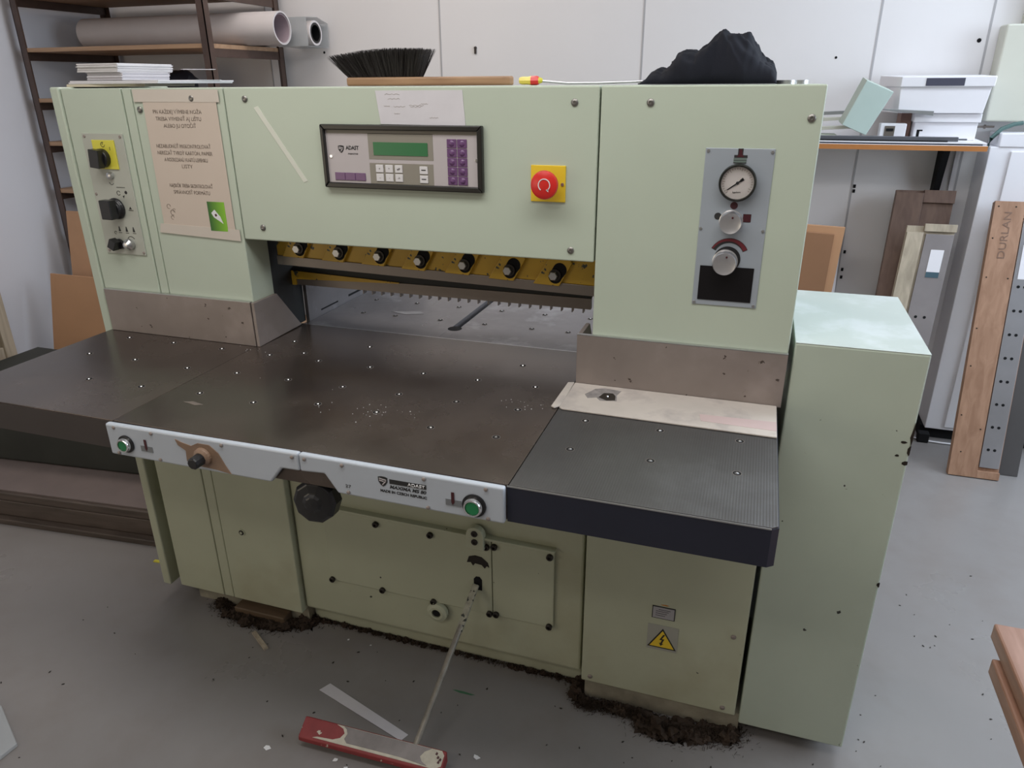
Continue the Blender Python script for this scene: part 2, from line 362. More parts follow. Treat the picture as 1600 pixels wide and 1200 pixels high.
# right lower cabinet
rc = B().box(.837, 1.2206, 0, .40, .060, .823)
rcab = build('right_base_cabinet', rc, paint_low, MC, bevel=.003)
sc0 = build('screw', B().lathe((1.193, 0, .297), (0, -1, 0), [(.006, 0), (.006, .002), (.004, .0035), (0, .004)], 14), steel_fence, rcab, smooth=True)
for (x, z) in ((.860, .078), (1.190, .078), ): inst(sc0, (x, -.002, z-.006))
pn = B(); pn.box(.845, 1.232, .01, .38, 0, .060); 
plm = mat('grimy_plinth', (0.27, 0.25, 0.19), 0.8, var=0.3, scale=14, bump=.5, bscale=60)
build('plinth', pn, plm, MC)
build('plinth', B().box(-.40, .0, .03, .29, .0, .057), plm, MC)
rp = B(); rp.mi = 0; rp.box(1.003, 1.057, -.0016, 0, .307, .342); rp.mi = 1; rp.box(1.005, 1.055, -.0021, -.0015, .309, .340)
rat = build('rating_plate', rp, [ink, mat('rating_plate_face', (.36, .35, .36), .4)], MC, label='small black-framed metal rating plate')
for i, z in enumerate((.333, .328, .322, .316)): build('print_line', B().box(1.012+(.0 if i else .006), 1.046-.004*i, -.0024, -.002, z, z+.0012), ink, rat)
wpb = B(); wpb.box(.996, 1.069, -.0016, 0, .213, .287)
wsn = build('warning_sign', wpb, mat('warning_plate', (.36, .36, .31), .45), MC, label='electrical hazard plate with black and yellow triangle')
build('triangle_border', B().prism([(.998, .220), (1.067, .220), (1.032, .279)], 'y', -.0022, -.0016), ink, wsn)
build('triangle', B().prism([(1.0035, .2235), (1.0615, .2235), (1.0322, .2725)], 'y', -.0027, -.0022), yplate, wsn)
build('lightning_bolt', B().prism([(1.034, .262), (1.026, .245), (1.032, .2455), (1.0285, .235), (1.0255, .2365), (1.0298, .2275), (1.036, .2345), (1.0325, .2345), (1.0375, .2485), (1.0315, .2485), (1.0385, .262)], 'y', -.0032, -.0027), ink, wsn)
build('orange_mark', B().prism([(1.022, .3475), (1.034, .349), (1.042, .3475), (1.036, .3455), (1.026, .3458)], 'y', -.0006, 0), mat('orange', (.5, .2, .03), .5), MC)
# side cabinet
sb = B().box(1.2309, 1.4666, 0, .4088, .040, 1.0258)
side_cab = build('side_cabinet', sb, paint_side, MC, bevel=.004)
for k_i, (cx, cz, sx_, sz_) in enumerate(((1.4668, .862, .006, .022), (1.4668, .828, .005, .012), (1.463, .800, .006, .006), (1.4668, .510, .006, .006), (1.452, .845, .006, .003), (1.446, .815, .005, .0025))):
    random.seed(k_i+50); pts = [(min(1.4668, cx+sx_*random.uniform(.6, 1.2)*math.cos(a*2*PI/7)), cz+sz_*random.uniform(.6, 1.2)*math.sin(a*2*PI/7)) for a in range(7)]
    build('paint_chip', B().prism(pts, 'y', -.0004, .002), bolt_dk, side_cab)
build('cabinet_lit_top', B().box(1.2311, 1.4664, .0005, .4086, 1.0250, 1.0266), mat('dusty_lit_green_paint', (0.50, 0.56, 0.52), 0.3, var=.04, stain=(.60, .65, .64), stain_scale=6, stain_lo=.5, stain_hi=.62), side_cab, bevel=.0007, label='dusty top of the side cabinet, light painted in as pale colour')  # added top sheet: light from above put into paler paint, with dust stain
ft = B(); ft.box(1.26, 1.44, .05, .36, 0, .040); build('foot', ft, blackmatt, side_cab)

# ---- upper body
ul = B(); ul.box(-.262, -.0105, 0, .085, T+.001, H); ul.box(-.290, -.265, .001, .085, T+.001, H); ul.box(-.472, -.293, 0, .085, T+.001, H); ul.box(-.293, -.262, .006, .085, T+.001, H)
ul.box(-.47, -.0105, .085, .36, 1.30, H)
col_l = build('left_column', ul, paint, MC, bevel=.002)
build('column_cover', B().box(-.505, -.476, -.002, .36, .823, H+.003), paint, MC, bevel=.005, seg=3)
build('inner_frame', B().box(-.30, -.0125, .087, .209, T+.002, 1.298).box(.0, .83, .12, .35, 1.16, 1.40), dark_in, MC)
ho = B().box(-.008, .829, -.001, .36, 1.156, H)
hood = build('hood', ho, paint, MC, bevel=.003, seg=3)
ur = B().box(.832, 1.2206, -.001, .36, T+.001, H)
col_r = build('right_column', ur, paint, MC, bevel=.003, seg=3)
scr = build('screw', B().lathe((.782, -.001, 1.458), (0, -1, 0), [(.0068, 0), (.0070, .0015), (.0055, .003), (.0028, .0034), (.002, .0022), (0, .0022)], 16), mat('screw_steel', (.26, .25, .23), .4, metal=.9), hood, smooth=True)
for (x, z) in ((.046, 1.465), (.048, 1.187), (.781, 1.179)): inst(scr, (x, -.003, z-.0078))
for (x, z) in ((.924, 1.459), (1.202, 1.434)): inst(scr, (x, -.003, z-.0078), col_r)
for (x, z) in ((-.095, 1.466), (-.245, 1.442)): inst(scr, (x, -.003, z-.0078), col_l)
# ---- knife bar, knife, clamp
kbm = B()
def bar(bm, xa, xb, za0, za1, zb0, zb1, y0, y1):
    bm.hexa([(xa, y0, za0), (xb, y0, zb0), (xb, y1, zb0), (xa, y1, za0)], [(xa, y0, za1), (xb, y0, zb1), (xb, y1, zb1), (xa, y1, za1)])
bar(kbm, .004, .828, 1.098, 1.185, 1.080, 1.185, .098, .13)
kbar = build('knife_bar', kbm, yellow, MC, bevel=.002)
kn = B(); bar(kn, .004, .828, 1.076, 1.099, 1.058, 1.081, .094, .112)
build('knife', kn, knife_st, MC, bevel=.001)
bl_x = [.073, .184, .293, .398, .509, .617, .723]; bl_z = [1.121, 1.118, 1.116, 1.112, 1.110, 1.105, 1.101]
tabp = None
for i, (x, z) in enumerate(zip(bl_x, bl_z)):
    tb = B(); tb.prism([(x-.048, z-.022), (x+.012, z-.024), (x+.040, z+.028), (x+.034, z+.040), (x-.010, z+.040)], 'y', .088, .099)
    tab = build('slot_plate', tb, yellow, kbar, bevel=.0015)
    rec = B(); pts = []
    for a in range(-90, 91, 20): pts.append((x+.003+.016*math.cos(math.radians(a-25))*.9, z-.001+.017*math.sin(math.radians(a-25))))
    pts = [(x+.003+.0155*math.cos(math.radians(a)), z-.002+.0165*math.sin(math.radians(a))) for a in range(180, 360, 15)] + [(x+.013+.0155*math.cos(math.radians(a)), z+.012+.0165*math.sin(math.radians(a))) for a in range(-20, 150, 15)]
    rec.prism(pts, 'y', .0872, .0885)
    build('slot', rec, blackmatt, kbar)
    bb = B(); bb.mi = 1; bb.lathe((x+.003, .087, z+.001), (0, -1, 0), [(.0135, 0), (.0135, .003)], 18); bb.mi = 0; bb.lathe((x, .084, z), (0, -1, 0), [(.0105, 0), (.0105, .005), (.009, .007), (0, .007)], 6)
    build('knife_bolt', bb, [steel_light, bolt_dk], kbar)
cl = B(); bar(cl, -.05, .79, 1.004, 1.030, 1.004, 1.030, .172, .186)
for i in range(23):
    x = .195+i*.0262
    if x < .785: cl.box(x, x+.0022, .1700, .186, .995, 1.0042)
build('clamp', cl, knife_st, MC)
c2 = B(); bar(c2, -.05, .79, 1.030, 1.05, 1.030, 1.046, .176, .30); 
build('clamp_beam', c2, dark_in, MC)
c3 = B(); c3.prism([(-.052, 1.004), (.0, 1.004), (.0, 1.020), (.30, 1.0295), (.30, 1.032), (-.052, 1.043)][:6], 'y', .168, .1718)
build('clamp_stripe', c3, yellow, MC)
# ---- tables
def nozzle(x, y, parent, proto=[None]):
    if proto[0] is None:
        n = B(); n.mi = 0; n.lathe((x, y, T), (0, 0, 1), [(.0068, -.001), (.0068, .0004), (.0045, .0004), (.0042, -.001)], 18)
        n.mi = 1; n.lathe((x, y, T), (0, 0, 1), [(.0030, -.001), (.0029, .0008), (.002, .0018), (0, .0022)], 12)
        n.mi = 2; n.lathe((x, y, T), (0, 0, 1), [(.0082, -.001), (.0082, .0003), (.0069, .0003), (.0069, -.001)], 18)
        proto[0] = build('air_nozzle', n, [blackmatt, chrome, knife_st], parent, smooth=False); return
    inst(proto[0], (x, y, T-.001), parent)
TM = B().prism([(-.013, -.459), (.798, -.459), (.798, .186), (-.013, .186)], 'z', .824, T)
tmid = build('work_table', TM, steel_table, MC, bevel=.001)
TL = B().prism([(-.473, -.459), (-.0145, -.459), (-.0145, -.001), (-.473, -.001)], 'z', .829, T-.0005)
tleft = build('left_side_table', TL, [steel_table], MC, bevel=.001)
build('table_fascia', B().box(-.474, -.022, -.4605, -.458, .828, T-.003), brownblack, tleft)
TR = B().prism([(.7995, -.459), (1.204, -.459), (1.2133, -.452), (1.2133, -.001), (.7995, -.001)], 'z', .826, T)
tright = build('right_side_table', TR, [steel_ribbed], MC, bevel=.001)
build('table_fascia', B().prism([(.797, -.4605), (1.2045, -.4605), (1.2148, -.4525), (1.2148, -.02), (1.2135, -.02), (1.2135, -.452), (1.204, -.459), (.797, -.459)], 'z', .822, T-.003), navy, tright)
build('table_trim', B().box(.797, 1.204, -.4612, -.4600, T-.0035, T-.001), steel_light, tright)
bed = B(); bed.box(-.0, .393, .190, .95, .86, T-.0005); bed.box(.417, .83, .190, .95, .86, T-.0005); bed.box(.393, .417, .190, .262, .86, T-.0005)
tb = build('rear_table', bed, steel_bed, MC, bevel=.0006)
build('joint_strip', B().box(-.013, .80, .1865, .1895, .86, T-.0002), steel_light, MC)
sl = B(); sl.lathe((.405, .268, T-.0003), (0, 0, 1), [(.019, -.002), (.019, 0)], 24); sl.box(.394, .416, .262, .95, .84, .858)
build('gauge_slot', sl, blackmatt, tb); build('gauge_spindle', B().cyl((.405, .265, .872), (.405, .95, .872), .007), steel_blade, tb)
sp = B(); sp.box(-.012, -.001, .21, .95, .86, 1.14); spo = build('side_plate', sp, steel_bed, MC, bevel=.001)
build('guide_slit', B().box(-.0012, -.0004, .27, .36, .905, .909).box(-.0012, -.0004, .42, .56, .905, .911), blackmatt, spo)
for x in (.057, .192, .328, .462, .592, .724):
    for y in (-.054, -.177): nozzle(x, y, tmid)
for (x, y) in ((.057, -.298), (.196, -.305), (.327, -.272), (.46, -.272), (.591, -.303), (.723, -.304), (.129, -.018), (.057, .05), (.26, .07), (.66, .06)): nozzle(x, y, tmid)
for (x, y) in ((-.084, -.051), (-.231, -.05), (-.073, -.185), (-.231, -.177), (-.09, -.306), (-.235, -.306), (-.37, -.177), (-.37, -.051)): nozzle(x, y, tleft)
for x in (.864, 1.006, 1.149):
    for y in (-.186, -.309): nozzle(x, y, tright)
for x in (.072, .206, .34, .472, .60, .73): nozzle(x, .458, tb)
for x in (.10, .201, .338, .468, .601, .70): nozzle(x, .326, tb)
rub = mat('rub_mark', (.18, .15, .128), .5, metal=.2, var=.3, scale=60)
for pts in ([(.10, -.345), (.135, -.352), (.150, -.345), (.12, -.338)], [(.17, .36), (.22, .345), (.27, .365), (.25, .385), (.21, .37)]):
    build('rub_mark', B().prism([(x-(.045 if y < 0 else 0), y) for x, y in pts], 'z', T-.0004, T+.0003), rub if pts[0][1] < 0 else mat('bed_rub', (.29, .285, .29), .45, metal=.5), tmid if pts[0][1] < 0 else tb)
# ---- side fences
fl = B(); fl.box(-.466, -.0135, -.011, -.002, T, 1.003)
build('left_fence', fl, steel_fence, MC, bevel=.001)
fw = B().prism([(-.011, T), (.172, T+.003), (.082, 1.003), (-.011, 1.003)], 'x', -.0100, -.0015)
build('fence_wing', fw, steel_fence, MC, bevel=.001)
fr = B(); fr.box(.8017, 1.2206, -.011, -.002, T, 1.003)
build('right_fence', fr, steel_fence, MC, bevel=.001)
build('fence_wing', B().prism([(-.002, T), (.15, T+.003), (.075, 1.003), (-.002, 1.003)], 'x', .8017, .8107), steel_fence, MC, bevel=.001)
build('fence_trim', B().box(-.466, -.0135, -.0112, -.0018, 1.0025, 1.0042), steel_light, MC); build('fence_trim', B().box(.8017, 1.2206, -.0112, -.0018, 1.0025, 1.0042), steel_light, MC)
# ---- front control rail
r1 = B().prism([(-.021, .823), (.347, .823), (.374, .856), (.412, .857), (.412, .8925), (-.021, .8895)], 'y', -.473, -.4605)
rl = build('control_rail', r1, rail_grey, MC, bevel=.004, seg=3)
r2_ = B().prism([(.413, .857), (.462, .860), (.486, .825), (.796, .823), (.796, .891), (.413, .8925)], 'y', -.473, -.4605)
rr_ = build('control_rail', r2_, rail_grey, MC, bevel=.004, seg=3)
s0 = build('rail_screw', B().lathe((.0, -.473, .883), (0, -1, 0), [(.0035, -.001), (.0035, .001), (.002, .002), (0, .002)], 12), steel_fence, rl, smooth=True)
for (x, z) in ((.09, .884), (.0, .829), (.10, .830), (.25, .884), (.40, .884)): inst(s0, (x, -.4745, z-.0035), rl)
for (x, z) in ((.425, .884), (.50, .884), (.508, .832), (.655, .884), (.66, .830), (.765, .884), (.768, .829)): inst(s0, (x, -.4745, z-.0035), rr_)
def green_button(x, z, k, name):
    q = B().lathe((x, -.473, z), (0, -1, 0), [(.021*k, -.001), (.021*k, .003), (.016*k, .003), (.016*k, 0)], 30)
    a = build(name, q, black, MC, smooth=True)
    build('chrome_ring', B().lathe((x, -.476, z), (0, -1, 0), [(.0165*k, 0), (.0165*k, .006), (.015*k, .009), (.0125*k, .009), (.0125*k, .004)], 30), chrome, a, smooth=True)
    build('push_cap', B().lathe((x, -.479, z), (0, -1, 0), [(.0125*k, 0), (.0125*k, .0035), (.011*k, .0048), (0, .005)], 30), btn_green, a, smooth=True, label='green push cap')
green_button(.744, .850, 1.0, 'start_button'); green_button(.024, .852, .86, 'start_button')
def cut_icon(x, z, parent):
    build('block_symbol', B().box(x-.014, x+.014, -.4738, -.4729, z-.011, z+.001), midgrey, parent)
    build('knife_symbol', B().prism([(x-.0035, z+.015), (x+.002, z+.015), (x+.002, z-.004), (x-.0012, z-.009), (x-.0035, z-.004)], 'y', -.4744, -.4738), darkred, parent)
cut_icon(.707, .853, rr_); cut_icon(.072, .853, rl)
# clamp knob wrapped with brown tape on the left of the rail
random.seed(3)
tp = B(); tp.prism([(.145, .881), (.150, .869), (.166, .860), (.164, .838), (.178, .832), (.232, .830), (.262, .826), (.252, .842), (.240, .866), (.222, .880), (.196, .880), (.180, .872), (.160, .876)], 'y', -.4742, -.473)
build('brown_tape', tp, browntape, rl, label='torn brown tape around the small knob')
kk = B(); kk.mi = 1; kk.lathe((.205, -.474, .854), (0, -1, 0), [(.019, 0), (.018, .006), (.012, .010)], 20); kk.mi = 0; kk.lathe((.205, -.482, .853), (0, -1, 0), [(.0125, 0), (.012, .020), (.010, .023), (0, .023)], 10)
build('small_knob', kk, [black, browntape], MC, smooth=False, bevel=.001)
# maker's name on the rail
def shield(cx, cz, s, y, parent):
    pts = [(cx-.5*s, cz+.42*s), (cx-.2*s, cz+.5*s), (cx+.2*s, cz+.5*s), (cx+.5*s, cz+.42*s), (cx+.48*s, cz-.05*s), (cx+.25*s, cz-.4*s), (cx, cz-.58*s), (cx-.25*s, cz-.4*s), (cx-.48*s, cz-.05*s)]
    o = build('emblem', B().prism(pts, 'y', y-.0005, y), ink, parent)
    b = B()
    b.prism([(cx-.38*s, cz+.32*s), (cx+.36*s, cz+.20*s), (cx+.36*s, cz+.10*s), (cx-.38*s, cz+.22*s)], 'y', y-.0009, y-.0005)
    b.prism([(cx-.38*s, cz+.12*s), (cx+.10*s, cz+.04*s), (cx+.10*s, cz-.06*s), (cx-.38*s, cz+.0*s)], 'y', y-.0009, y-.0005)
    b.prism([(cx+.36*s, cz+.03*s), (cx-.02*s, cz-.42*s), (cx-.10*s, cz-.36*s), (cx+.20*s, cz+.03*s)], 'y', y-.0009, y-.0005)
    build('emblem_stripes', b, panel_lilac, parent)
yR = -.473
shield(.5775, .8665, .018, yR, rr_)
build('name_bar', B().box(.590, .6585, yR-.0006, yR, .8640, .8725), ink, rr_)
lettering('lettering', 'ADAST', .624, .8655, .0060, yR-.0008, white, rr_, width=.0325, bold=.02)
lettering('lettering', 'MAXIMA MS 80', .590, .8550, .0062, yR, ink, rr_, width=.068, shear=.2, bold=.03)
lettering('lettering', 'MADE IN CZECH REPUBLIC', .5715, .8455, .0050, yR, ink, rr_, width=.087, bold=.03)
lettering('lettering', '27', .503, .8415, .0060, yR, ink, rr_, width=.011)
# hand wheel under the table
hw = B().lathe((.418, -.420, .781), (.10, -1, .12), [(.010, -.20), (.010, 0), (.036, .002), (.043, .010), (.043, .034), (.038, .041), (.018, .043), (.014, .047), (0, .048)], 10)
build('hand_wheel', hw, black, MC, bevel=.003)
# ---- control panel on the hood
cp = B().box(.240, .590, -.006, -.001, 1.292, 1.408)
CP = build('control_panel', cp, panel_lilac, MC)
fb = B()
x0, x1, z0, z1, w, d = .232, .598, 1.2855, 1.4150, .011, .014
fb.prism([(x0, z1), (x1, z1), (x1-w, z1-w), (x0+w, z1-w)], 'y', -d, -.001); fb.prism([(x0, z0), (x1, z0), (x1-w, z0+w), (x0+w, z0+w)], 'y', -d, -.001)
fb.prism([(x0, z0), (x0, z1), (x0+w*.8, z1-w), (x0+w*.8, z0+w)], 'y', -d, -.001); fb.prism([(x1, z0), (x1, z1), (x1-w, z1-w), (x1-w, z0+w)], 'y', -d, -.001)
build('panel_frame', fb, framemat, CP, bevel=.002)
zn = B(); zn.box(.243, .588, -.0064, -.006, 1.397, 1.405); zn.box(.341, .489, -.0064, -.006, 1.346, 1.398); zn.box(.341, .488, -.0064, -.006, 1.2965, 1.3385)
build('panel_zones', zn, panel_tan, CP)
build('display', B().box(.353, .477, -.0074, -.006, 1.3545, 1.3805), lcd, CP, label='green display strip')
kd = None
digits = '7896451230'
n = 0
for i in range(5):
    for j in range(2):
        x = .5305+j*.0225; z = 1.3805-i*.0182
        q = B(); q.box(x-.0105, x+.0105, -.0076, -.006, z-.0085, z+.0085)
        ko = build('number_key', q, purple, CP, bevel=.0008, label='square purple key')
        build('key_dome', B().lathe((x, -.0076, z), (0, -1, 0), [(.0062, 0), (.0050, .0012), (0, .0020)], 14), purple, CP, smooth=True)
for j in range(3):
    x = .268+j*.0248
    build('function_key', B().box(x-.0122, x+.0122, -.0076, -.006, 1.301, 1.317), purple, CP, bevel=.0008, label='purple function key')
marks = ['<', '^', 'x/P', '--', '-', '->']
for i in range(2):
    for j in range(3):
        x = .3645+j*.0222; z = 1.3275-i*.0182
        kk2 = build('arrow_key', B().box(x-.0088, x+.0088, -.0080, -.006, z-.0078, z+.0078), keywhite, CP, bevel=.0008)
        lettering('lettering', marks[i*3+j], x, z-.002, .0042, -.0081, ink, kk2 if False else CP, align='CENTER')
    x = .466; z = 1.3265-i*.0182
    build('enter_key', B().box(x-.0092, x+.0092, -.0080, -.006, z-.0078, z+.0078), keywhite, CP, bevel=.0008)
    build('key_mark', B().box(x-.005, x+.005, -.0083, -.008, z-.0006, z+.0014), ink, CP)
shield(.2755, 1.3655, .014, -.006, CP)
lettering('lettering', 'ADAST', .287, 1.3645, .0080, -.006, ink, CP, width=.031, bold=.02)
lettering('lettering', 'maxima', .291, 1.3545, .0042, -.006, ink, CP, width=.024, shear=.3)
for (x, z) in ((.2505, 1.350), (.5835, 1.349)): build('panel_screw', B().lathe((x, -.006, z), (0, -1, 0), [(.0035, 0), (.003, .0018), (0, .002)], 12), chrome, CP, smooth=True)
# ---- emergency stop
es = B().box(.697, .768, -.004, -.001, 1.273, 1.343)
ES = build('emergency_stop', es, yplate, MC, bevel=.0008, label='emergency stop with red mushroom button on yellow plate')
build('button_stem', B().cyl((.731, -.004, 1.308), (.734, -.030, 1.309), .013), black, ES)
build('mushroom_button', B().lathe((.734, -.026, 1.3095), (0, -1, 0), [(.018, 0), (.0265, .004), (.0275, .010), (.026, .015), (.020, .018), (0, .0195)], 36), red, ES, smooth=True, label='red mushroom button')
ar = B(); ar.arc(.736, 1.3105, .0105, .0122, -60, 235, -.0458, -.0445, 30); ar.prism([(.7395, 1.3015), (.7445, 1.3035), (.7445, 1.2975)], 'y', -.0458, -.0445)
build('arrow_symbol', ar, white, ES)
for x in (.702, .762): build('plate_screw', B().lathe((x, -.004, 1.3075), (0, -1, 0), [(.0035, 0), (.003, .002), (0, .0022)], 12), steel_light, ES, smooth=True)
# ---- pressure panel on the right column
pp = B().box(1.0295, 1.1500, -.003, -.001, 1.0880, 1.3815)
PP = build('pressure_panel', pp, plate_grey, MC, bevel=.0008)
gx, gz = 1.0915, 1.3225
build('gauge_rim', B().lathe((gx, -.003, gz), (0, -1, 0), [(.0330, 0), (.0330, .016), (.0315, .018), (.0295, .018), (.0285, .015), (.0285, .010)], 44), mat('gauge_rim', (.05, .05, .045), .2, metal=.8), PP, smooth=True)
build('gauge_face', B().lathe((gx, -.003, gz), (0, -1, 0), [(.0288, 0), (.0288, .012), (0, .012)], 40), mat('gauge_face', (.74, .69, .66), .25, coat=.6), PP)
ng = B(); a = math.radians(217)
def needle(bm, r0_, r1_, w0, w1, a):
    c, s_ = math.cos(a), math.sin(a)
    bm.prism([(gx+r0_*c-w0*s_, gz+r0_*s_+w0*c), (gx+r1_*c-w1*s_, gz+r1_*s_+w1*c), (gx+r1_*c+w1*s_, gz+r1_*s_-w1*c), (gx+r0_*c+w0*s_, gz+r0_*s_-w0*c)], 'y', -.0162, -.0155)
needle(ng, -.010, .0215, .0015, .0007, a); needle(ng, -.0125, -.006, .0028, .0022, a); ng.lathe((gx, -.0145, gz), (0, -1, 0), [(.0028, 0), (.0028, .002)], 12)
build('gauge_needle', ng, ink, PP)
mk = B()
for i in range(27):
    a = math.radians(225-i*10); L_ = .003 if i % 5 else .005
    c, s_ = math.cos(a), math.sin(a); r1_ = .0265; r0_ = r1_-L_; w0 = .0004
    mk.prism([(gx+r0_*c-w0*s_, gz+r0_*s_+w0*c), (gx+r1_*c-w0*s_, gz+r1_*s_+w0*c), (gx+r1_*c+w0*s_, gz+r1_*s_-w0*c), (gx+r0_*c+w0*s_, gz+r0_*s_-w0*c)], 'y', -.0154, -.0150)
build('gauge_scale', mk, ink_soft, PP)
lettering('lettering', 'kp/cm', gx-.007, gz-.0175, .0034, -.0152, ink, PP, width=.014, bold=.01)
build('gauge_glass', B().lathe((gx, -.003, gz), (0, -1, 0), [(.0286, .0155), (.020, .0172), (.010, .0182), (0, .0185)], 36), None or mat('gauge_glass', (1, 1, 1), .03, var=0), PP, smooth=True)
gm = bpy.data.materials['gauge_glass'].node_tree.nodes['Principled BSDF']; gm.inputs['Transmission Weight'].default_value = 1.0; gm.inputs['IOR'].default_value = 1.25
# press symbol above the gauge
build('press_symbol', B().box(1.0865, 1.0955, -.0036, -.003, 1.3690, 1.3812).box(1.0805, 1.1035, -.0036, -.003, 1.3655, 1.3700), ink, PP)
build('press_symbol_red', B().prism([(1.0885, 1.3800), (1.0935, 1.3800), (1.0940, 1.3720), (1.0980, 1.3665), (1.0850, 1.3665), (1.0885, 1.3720)], 'y', -.0040, -.0036), darkred, PP)
build('sheet_stack_symbol', B().box(1.0800, 1.1025, -.0036, -.003, 1.3565, 1.3650), greygreen, PP)
build('sheet_stack_line', B().box(1.0800, 1.1025, -.0039, -.003, 1.3560, 1.3572).box(1.0800, 1.1025, -.0039, -.0036, 1.3608, 1.3613), ink, PP)
# dial symbols and knobs
for (x, z, rr2, m_) in ((1.0895, 1.2805, .0068, darkred), (1.0625, 1.2600, .0065, ink)):
    build('round_symbol', B().lathe((x, -.003, z), (0, -1, 0), [(rr2, 0), (rr2, .0006), (0, .0006)], 20), m_, PP)
build('square_symbol', B().box(1.1080, 1.1215, -.0036, -.003, 1.2515, 1.2655), darkred, PP); build('square_symbol_edge', B().box(1.1075, 1.1220, -.0033, -.003, 1.2510, 1.2660), ink, PP)
def big_knob(x, z, rr2, dx, dz):
    k_ = B().lathe((x, -.003, z), (0, -1, 0), [(rr2*1.0, 0), (rr2*1.0, .003), (rr2*.86, .004), (rr2*.95, .010), (rr2*.93, .022), (rr2*.88, .025), (0, .019)], 40)
    o = build('round_knob', k_, alu, PP, smooth=True, label='round aluminium knob')
    build('knob_dot', B().lathe((x+dx, -.0262, z+dz), (0, -1, 0), [(.0018, 0), (.0018, .0018), (0, .0018)], 12), darkred, PP)
big_knob(1.087, 1.2515, .0215, .003, .010); big_knob(1.084, 1.1755, .0235, .003, .013)
build('knob_base', B().lathe((1.0870, -.003, 1.1800), (0, -1, 0), [(.0245, 0), (.0245, .0015), (0, .0015)], 30), black, PP)
build('red_scale', B().arc(1.0895, 1.1835, .0285, .0360, 152, 28, -.0040, -.0034, 24, taper=.35), mat('scale_red', (.15, .018, .025), .5), PP)
build('red_scale_edge', B().arc(1.0895, 1.1835, .0275, .0368, 154, 26, -.0034, -.0030, 24), ink, PP)
build('black_window', B().box(1.0390, 1.1385, -.0042, -.003, 1.0985, 1.1655), mat('smoked_window', (.008, .007, .008), .35, var=0, spec=.3), PP)
for (x, z) in ((1.0345, 1.3765), (1.1455, 1.3760), (1.0335, 1.2360), (1.1455, 1.2360), (1.0335, 1.0925), (1.1450, 1.0925)):
    build('panel_screw', B().lathe((x, -.003, z), (0, -1, 0), [(.0030, 0), (.0026, .0018), (0, .002)], 12), steel_light, PP, smooth=True)
# ---- switch panel on the left column
sw = B().box(-.434, -.310, -.003, 0, 1.098, 1.388)
SW = build('switch_panel', sw, plate_sw, MC, bevel=.0008)
build('main_switch_plate', B().box(-.405, -.338, -.006, -.003, 1.306, 1.373), yswitch, SW, bevel=.001, label='yellow square plate of the main switch')
build('main_switch_knob', B().lathe((-.378, -.006, 1.332), (0, -1, 0), [(.022, 0), (.022, .012), (.020, .014)], 28).box(-.392, -.364, -.036, -.018, 1.311, 1.353, ry(.1)), black, SW, bevel=.001)
sy = B(); sy.arc(-.372, 1.363, .005, .0060, 60, 360, -.0066, -.006, 18); sy.box(-.3725, -.3715, -.0066, -.006, 1.362, 1.369); sy.box(-.353, -.352, -.0066, -.006, 1.350, 1.358)
build('switch_symbols', sy, ink, SW)
build('key_lock', B().lathe((-.368, -.003, 1.291), (0, -1, 0), [(.0085, 0), (.008, .008), (.004, .010), (0, .010)], 18), steel_light, SW, smooth=True)
build('selector_knob', B().lathe((-.372, -.003, 1.212), (0, -1, 0), [(.026, 0), (.026, .006), (.021, .010), (.020, .016)], 28).box(-.388, -.356, -.040, -.018, 1.190, 1.236), black, SW, bevel=.002)
build('toggle_switch', B().lathe((-.385, -.003, 1.124), (0, -1, 0), [(.013, 0), (.013, .006)], 20).box(-.400, -.380, -.028, -.008, 1.113, 1.137, ry(.5)), black, SW, bevel=.001)
build('lamp_lens', B().lathe((-.352, -.003, 1.125), (0, -1, 0), [(.014, 0), (.014, .010), (.010, .014), (.007, .019), (0, .021)], 22), steel_light, SW, smooth=True)
q = B()
q.box(-.360, -.334, -.0036, -.003, 1.263, 1.2642); q.arc(-.357, 1.250, .0045, .0056, 20, 330, -.0036, -.003, 14); q.lathe((-.334, -.003, 1.252), (0, -1, 0), [(.004, 0), (.004, .0006)], 10)
q.prism([(-.346, 1.243), (-.343, 1.238), (-.340, 1.245)], 'y', -.0036, -.003); q.prism([(-.334, 1.212), (-.326, 1.212), (-.330, 1.218)], 'y', -.0036, -.003)
q.box(-.336, -.322, -.0036, -.003, 1.2088, 1.210); q.arc(-.347, 1.132, .0115, .0128, 30, 150, -.0036, -.003, 12)
for x in (-.378, -.356, -.334): q.prism([(x-.003, 1.156), (x+.004, 1.156), (x+.001, 1.168), (x-.001, 1.168)], 'y', -.0036, -.003); q.box(x-.004, x+.006, -.0036, -.003, 1.152, 1.1532)
q.arc(-.392, 1.152, .003, .004, 0, 300, -.0036, -.003, 12); q.arc(-.372, 1.276, .006, .007, 190, 330, -.0036, -.003, 12)
build('switch_symbols', q, ink, SW)
for (x, z) in ((-.426, 1.381), (-.318, 1.381), (-.428, 1.245), (-.316, 1.105), (-.425, 1.106)):
    build('panel_screw', B().lathe((x, -.003, z), (0, -1, 0), [(.0035, 0), (.003, .0016), (0, .002)], 12), steel_fence, SW, smooth=True)
